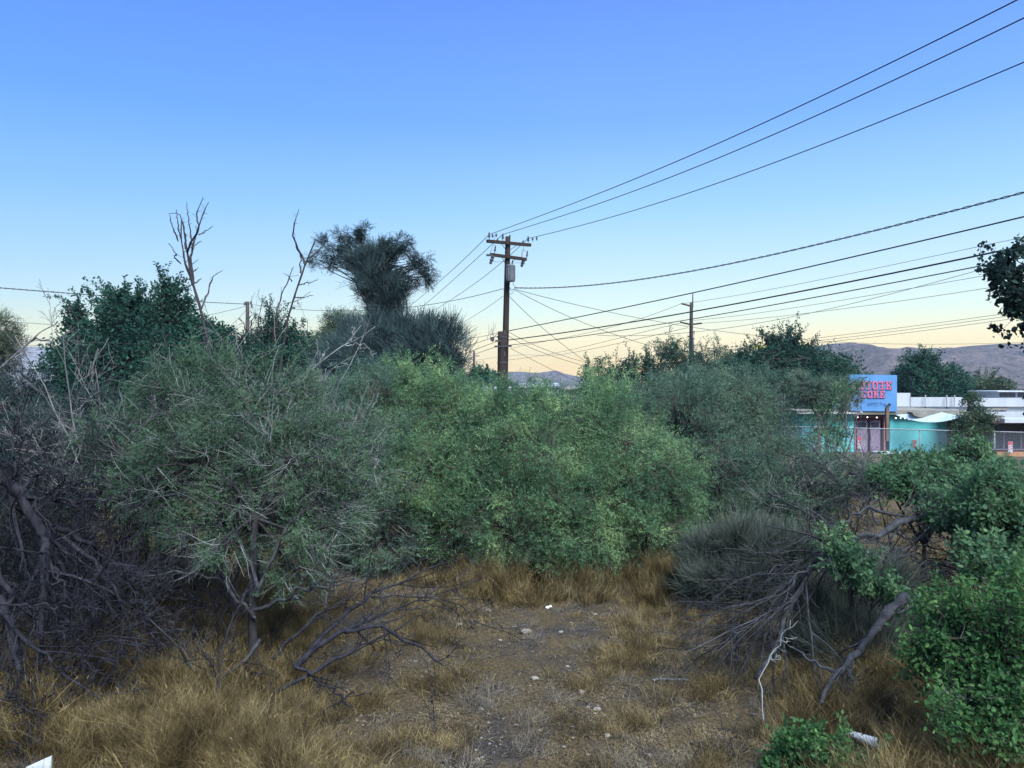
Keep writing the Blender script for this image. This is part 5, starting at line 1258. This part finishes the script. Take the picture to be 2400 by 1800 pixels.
for e in (0, -1):
    mb.polys(np.stack([gr[e, :-1], gr[e, 1:], bko[e, 1:], bko[e, :-1]], 1)); mb.polys(np.stack([gr[:-1, e], gr[1:, e], bko[1:, e], bko[:-1, e]], 1))
mb.build('panel', M['banner'], sign)
GL = {'C': ["0111110", "1110011", "1100001", "1100000", "1100000", "1100001", "1110011", "0111110"],
      'O': ["0111110", "1110111", "1100011", "1100011", "1100011", "1100011", "1110111", "0111110"],
      'Y': ["1110111", "0110110", "0011100", "0011100", "0001000", "0001100", "0001100", "0111110"],
      'T': ["1111111", "1101101", "0001100", "0001100", "0011110", "0001100", "0001100", "0111110"],
      'E': ["1111111", "0110011", "0110101", "0111100", "0111100", "0110101", "0110011", "1111111"],
      'N': ["1110111", "0111010", "0111010", "0111110", "0110110", "0110110", "0110010", "1110111"]}
def word(s, x0, y0, w, h, gap, mat, dx=0, grow=0, off=.05):
    mb = MB()
    for k, ch in enumerate(s):
        for r_, row in enumerate(GL[ch]):
            c_ = 0
            while c_ < 7:
                if row[c_] == '1':
                    e = c_
                    while e < 7 and row[e] == '1': e += 1
                    X0 = x0 + k * (w + gap) + c_ * w / 7 - grow + dx; X1 = x0 + k * (w + gap) + e * w / 7 + grow + dx
                    slab(mb, X0, y0 + r_ * h / 8 - grow + dx, X1, y0 + (r_ + 1) * h / 8 + grow * .9 + dx, YB - off, YB - off + .008)
                    c_ = e
                else: c_ += 1
    return mb
def lettering(s, x0, y0, w, h, gap):
    word(s, x0, y0, w, h, gap, 'navy', .5, .42, .045).build('letter_outline', M['navy'], sign)  # dark outline printed behind the pink letters
    word(s, x0, y0, w, h, gap, 'pinkletter', 0, 0, .06).build('lettering', M['pinkletter'], sign)
lettering('COYOTE', 1998, 893.5, 13.6, 19.5, 2.0)
lettering('CONE', 2018.5, 916, 12.2, 16.5, 2.2)
def text(s, px, py, size, arc=0, name='small_lettering'):
    mb = MB(); x = 0
    import bmesh
    cu = bpy.data.curves.new('t', 'FONT'); 
    for k, ch in enumerate(s):
        cu.body = ch; cu.size = 1; cu.resolution_u = 3
        o = bpy.data.objects.new('t', cu); COL.objects.link(o)
        dg = bpy.context.evaluated_depsgraph_get(); me = bpy.data.meshes.new_from_object(o.evaluated_get(dg))
        bpy.data.objects.remove(o)
        w_ = max((v.co.x for v in me.vertices), default=.3) + .06
        f_ = (k + .5) / len(s) - .5
        for p_ in me.polygons:
            V = np.array([me.vertices[i].co[:] for i in p_.vertices])
            qx = (V[:, 0] + x) * size; qy = V[:, 1] * size - arc * (4 * f_ * f_)
            c0_ = P(px, py, YB - .06)
            mb.polys([np.stack([c0_[0] + qx, np.full(len(qx), YB - .06), c0_[2] + qy], 1)])
        x += w_ if ch != ' ' else .3
        bpy.data.meshes.remove(me)
    bpy.data.curves.remove(cu)
    return mb.build(name, M['navy'], sign)
text('and a', 2019.5, 939.5, .11)
text('Desert Dog', 2033.5, 946.5, .235, .10)
text('shop', 2049, 951, .12)
mb = MB(); mb.tubes(np.array([P(1979, 930, YS + .8), P(1955, 958, YS + .2)]), [.05, .05], 6, cap=True); mb.build('strut', M['banner'], sign)
for x in (2000, 2092):
    mb = MB(); mb.tubes(np.array([P(x, 890, YB + .18), P(x, 961, YB + .18)]), [.04, .04], 6, cap=True); mb.build('support', M['galv'], sign)

# bulbs on a string
root = thing('string_lights', 'string of small white round bulbs hung under the shop roof edge', 'string lights', P(2060, 975, YS - 1.3))
pts = [(1990, 972), (2010, 978), (2033, 978), (2055, 978.5), (2078, 973), (2099.4, 980), (2111, 979.5), (2121, 980.5), (2130.5, 982.5), (2151, 983), (2170, 983)]
MB().tubes(trace([(x, y - 1.5, YS - 1.3) for x, y in pts], 50), np.full(50, .008), 4).build('cord', M['wire'], root)
for x, y in pts[1:4] + pts[5:]:
    V, Fc = ico(rs, P(x, y, YS - 1.3), .045, (1, 1, 1), 0, 2); MB().mesh(V, Fc).build('bulb', M['bulb'], root, smooth=True)
V, Fc = ico(rs, P(2018.5, 967, YS - 1.35), .085, (1, 1, 1), 0, 3)
setp(MB().mesh(V, Fc).build('globe_lamp', M['white_roof'], smooth=True), 'round white globe at the roof edge below the banner', 'lamp')
# posters with red and white print
for x0, y0, x1, y1, Yp, lab in ((2009.5, 1024, 2019.5, 1052, YS - .03, 'red and white poster on the lower part of the shop door'), (2138, 1031, 2148, 1052, YS - .04, 'red and white poster on the turquoise wall'),
                                 (2363.5, 1035, 2373.5, 1061, 46.9, 'red and white poster hanging in front of the dark shopfront')):
    r_ = thing('poster', lab, 'poster', P(x0, y1, Yp), 'red and white posters')
    mb = MB(); slab(mb, x0, y0, x1, y1, Yp, Yp + .02); mb.build('sheet', M['white_roof'], r_)
    mb = MB(); h = y1 - y0; slab(mb, x0 + .3, y0 + .3, x1 - .3, y0 + h * .3, Yp - .006, Yp - .002)
    for k in range(2):
        yy = y0 + h * (.38 + .22 * k); a = P(x0 + .5, yy + 3, Yp - .005); c = P(x1 - .5, yy - 1, Yp - .005); d_ = P(x1 - .5, yy + 1.2, Yp - .005); e_ = P(x0 + .5, yy + 5, Yp - .005)
        mb.polys([[a, e_, d_, c]])
    mb.build('print', M['red'], r_)
# second shopfront at the right
r2 = thing('shopfront', 'dark maroon shopfront with wide black windows under a white parapet', 'shop', P(2330, 1085, 48))
part(r2, 'wall', 'maroon', [(2262, 990, 2700, 1083, 48, 54)])
part(r2, 'low_wall', 'adobe', [(2311, 1060, 2440, 1083, 47.2, 47.6)])
for x0, x1 in ((2320, 2352), (2355, 2392), (2395, 2440)):
    w_ = part(r2, 'window', 'glass', [(x0, 1012, x1, 1052, 47.93, 47.997)])
    mb = MB(); slab(mb, x0 - 1.2, 1010, x0 - .1, 1053, 47.9, 47.99); slab(mb, x1 + .1, 1010, x1 + 1.2, 1053, 47.9, 47.99); slab(mb, x0 - 1.2, 1052.2, x1 + 1.2, 1055, 47.88, 47.99); mb.build('frame', M['mauve'], w_)
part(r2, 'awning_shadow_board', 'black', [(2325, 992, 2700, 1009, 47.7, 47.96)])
part(r2, 'fascia', 'white_roof', [(2355, 981, 2700, 991, 46.6, 47.6)])
part(r2, 'roof', 'roofing', [(2262, 973, 2352, 987, 47.0, 54)])
part(r2, 'post', 'pink', [(2308, 1036, 2309.3, 1070, 46.5, 46.55)])
# white roofed building behind
r3 = thing('flat_roofed_building', 'long low building behind the shop with a white coated parapet', 'building', P(2250, 980, 57))
part(r3, 'parapet', 'white_roof', [(2134, 931, 2256, 953, 56.3, 56.6), (2256.3, 933, 2700, 953, 56.2, 56.6), (2102, 921, 2133.6, 953, 56.35, 56.6)])
part(r3, 'wall', 'white_roof', [(2090, 953.3, 2700, 1040, 56.5, 66)])
part(r3, 'ledge', 'white_roof', [(2104, 962.5, 2310, 966, 56.1, 56.49), (2310.2, 966, 2700, 984, 55.9, 56.49)])
part(r3, 'recess', 'roofing', [(2312, 953.5, 2364, 961, 56.3, 56.49)])
for x in (2169.5, 2220, 2238):
    part(r3, 'roof_post', 'white_roof', [(x - .7, 926, x + .7, 952, 56.05, 56.15)])
for x in (2169.5, 2220):
    part(r3, 'scupper', 'black', [(x - .5, 951, x + .5, 958, 56.4, 56.49)])
r4 = thing('roof_unit', 'dark boxy rooftop unit with a pale top rim above the white parapet', 'roof unit', P(2370, 933, 62))
part(r4, 'box', 'can', [(2342, 919, 2420, 940, 61, 64)])
part(r4, 'panel', 'metal_dark', [(2343, 920, 2380, 931, 60.95, 60.99), (2386, 920, 2420, 931, 60.95, 60.99)])
part(r4, 'rim', 'white_roof', [(2338, 916, 2424, 918.7, 60.5, 64.5)])
r5 = thing('flat_roofed_building', 'white flat roof glimpsed through leaves left of the blue banner', 'building', P(1850, 950, 60))
part(r5, 'parapet', 'white_roof', [(1720, 930, 1990, 939, 60, 60.4)]); part(r5, 'wall', 'white_roof', [(1720, 939.2, 1990, 1050, 60.1, 68)])
r6 = thing('trailer', 'long pale green trailer roof peeping over the white parapet', 'trailer', P(2235, 930, 75))
part(r6, 'body', 'can', [(2216, 921, 2256, 960, 75, 78)]); M['green_paint'] = noise_mat('pale_green_paint', (.16, .30, .22), (.22, .38, .28), 3, .7, 0)
part(r6, 'side_panel', 'green_paint', [(2219, 922, 2256, 940, 74.9, 74.98)]); part(r6, 'roof_edge', 'white_roof', [(2214, 919.5, 2257, 921, 74.7, 78.2)])
# white dish on the trees side
r7 = thing('water_tank', 'round white dome shaped tank in front of the dense dark tree', 'tank', P(1825, 905, 49))
mb = MB(); q = P(1825, 901, 49); lathe(mb, q, [(.27, -.35), (.28, 0), (.27, .1), (.2, .21), (.1, .26), (.01, .27)], 20); mb.build('shell', M['white_roof'], r7, smooth=True)
mb = MB(); mb.box(q + [-.35, -.3, -.42], q + [.35, .3, -.36]); mb.build('stand', M['galv'], r7)
mb = MB()
for sx in (-.3, .3):
    for sy in (-.25, .25): mb.tubes(np.array([q + [sx, sy, -.42], np.array([q[0] + sx, q[1] + sy, 0])]), [.03, .03], 6)
mb.build('support', M['galv'], r7)
# yellow sign far behind the dense tree
r8 = thing('yellow_sign', 'big yellow board half hidden by the dense dark tree', 'sign', P(1785, 900, 80))
part(r8, 'board', 'yellow', [(1762, 808, 1806, 822, 80, 80.4)]); part(r8, 'border', 'metal_dark', [(1759.5, 807, 1761.8, 823, 79.95, 80.4), (1759.5, 822.2, 1806, 823.6, 79.93, 80.4)])
part(r8, 'post', 'metal_dark', [(1780, 823.8, 1784, 1000, 80.1, 80.35)])
# houses in the middle and at the left
def house(label, x0, y0, x1, y1, Y, wall, roof, ridge=6, pts=None, dp=7):
    r = thing('house', label, 'house', P((x0 + x1) / 2, y1, Y), 'low houses beyond the lot')
    part(r, 'wall', wall, [(x0, y0, x1, y1, Y, Y + dp)])
    mb = MB(); e = 3
    A_, B_ = P(x0 - e, y0, Y - .4), P(x1 + e, y0, Y - .4); C_, D_ = A_ + [0, dp + .8, 0], B_ + [0, dp + .8, 0]
    h = ridge / F * Y; rA, rB = (A_ + C_) / 2 + [0, 0, h], (B_ + D_) / 2 + [0, 0, h]
    up = np.array([0, 0, .12])
    mb.polys([[A_, B_, rB, rA], [C_, rA, rB, D_][0:4]]); mb.polys([[A_, rA, C_], [B_, D_, rB]]); mb.polys([[A_ - up, B_ - up, B_, A_]]); mb.polys([[A_ - up, C_ - up, D_ - up, B_ - up]])
    mb.build('roof', M[roof], r)
    return r
h1 = house('small white windowed house beside the pole base with a pale metal roof', 1222, 905, 1310, 935, 70, 'white_roof', 'can', 8)
for x in (1232, 1243, 1298): part(h1, 'window', 'glass', [(x, 909, x + 6, 918, 69.95, 69.99)])
M['tan'] = noise_mat('tan_stucco', (.36, .27, .17), (.45, .35, .23), 3, .9, 0)
house('low tan walled house right of the white one', 1322, 910, 1372, 930, 62, 'tan', 'roofing', 3)
M['purple_roof'] = noise_mat('mauve_roof', (.12, .08, .11), (.18, .12, .15), 4, .9, 0)
house('house with a dark mauve roof beyond the back row of bushes', 1620, 926, 1730, 950, 48, 'white_roof', 'purple_roof', 22)
house('pale grey gabled house in front of the mauve roof', 1605, 935, 1655, 950, 44, 'can', 'can', 8)
house('long house with a flat pale roof low behind the left thicket', 80, 893, 175, 915, 52, 'white_roof', 'can', 6)
house('far little house with a pale roof above the left thicket', 66, 862, 92, 874, 110, 'can', 'white_roof', 4)
house('low grey house with a pale roof at the foot of the stub post', 1095, 912, 1195, 940, 50, 'can', 'white_roof', 5)

# ---------------------------------------------------------------- chain link fence
def fence():
    pts = [(1560, 992.5, 44.5), (1900, 1001, 41.5), (2085, 1005.5, 40.0), (2215, 1009, 39.0), (2400, 1013.5, 37.6), (2700, 1021, 35.4)]
    top = [P(*p) for p in pts]
    r = thing('chain_link_fence', 'grey chain link fence running across in front of the turquoise shop', 'fence', (top[1][0], top[1][1], 0))
    mb = MB(); mb.tubes(np.array(top), np.full(len(top), .028), 8); mb.build('top_rail', M['galv'], r, smooth=True)
    top = np.array(top); xs = top[:, 0]
    def at(x): return np.array([np.interp(x, xs, top[:, i]) for i in range(3)])
    for x in np.arange(xs[0], xs[-1], 3.05):
        a = at(x); MB().tubes(np.array([[a[0], a[1] + .05, 0], a + [0, .05, .05]]), [.035, .035], 8, cap=True).build('post', M['galv'], r, smooth=True)
    # woven wire
    C = []
    sp = .075; H = top[:, 2].mean() - .05
    xx = np.arange(xs[0] + .2, xs[-1], sp)
    for x in xx:
        if x < 13: continue
        for sgn in (1, -1):
            x2 = x + sgn * (H - .1) * .8
            a, b_ = at(x), at(min(max(x2, xs[0]), xs[-1]))
            C.append([[a[0], a[1], a[2]], [b_[0], b_[1], .08]])
    C = np.array(C); mb = MB(); mb.tubes(C, np.full(C.shape[:2], .0035), 3); mb.build('mesh', M['galv'], r)
    return at
at = fence()
p = at(P(2294, 1030, 38)[0]); 
r = thing('fence_sign', 'tall narrow white sign with a round mark wired to the fence', 'sign', p)
z = lambda py: CAMH + (900 - py) / F * p[1]
x0, x1 = P(2288, 0, p[1])[0], P(2299, 0, p[1])[0]
MB().box((x0, p[1] - .06, z(1037)), (x1, p[1] - .04, z(1014))).build('board', M['white_roof'], r)
MB().box((x0, p[1] - .062, z(1047)), (x1, p[1] - .04, z(1038))).build('lower_board', M['green_paint'], r)
cx, cz = (x0 + x1) / 2, z(1027)
mb = MB(); a = np.linspace(0, 2 * np.pi, 20)
ring = np.stack([cx + .055 * np.cos(a), np.full(20, p[1] - .066), cz + .07 * np.sin(a)], 1); mb.tubes(ring, np.full(20, .012), 5)
for zz in (1017, 1019.5): mb.box((x0 + .03, p[1] - .068, z(zz + .8)), (x1 - .03, p[1] - .062, z(zz)))
mb.build('marking', M['navy'], r)

# ---------------------------------------------------------------- haze
def haze():
    m = bpy.data.materials.new('haze'); m.use_nodes = True
    n, l = m.node_tree.nodes, m.node_tree.links
    n.remove(n['Principled BSDF'])
    v = n.new('ShaderNodeVolumePrincipled')
    v.inputs['Color'].default_value = (.62, .78, .95, 1); v.inputs['Density'].default_value = .00016; v.inputs['Anisotropy'].default_value = 0
    l.new(v.outputs[0], n['Material Output'].inputs['Volume'])
    o = MB().box((-3500, -50, -8), (3500, 2150, 90)).build('haze', m)
    setp(o, kind='stuff')
haze()
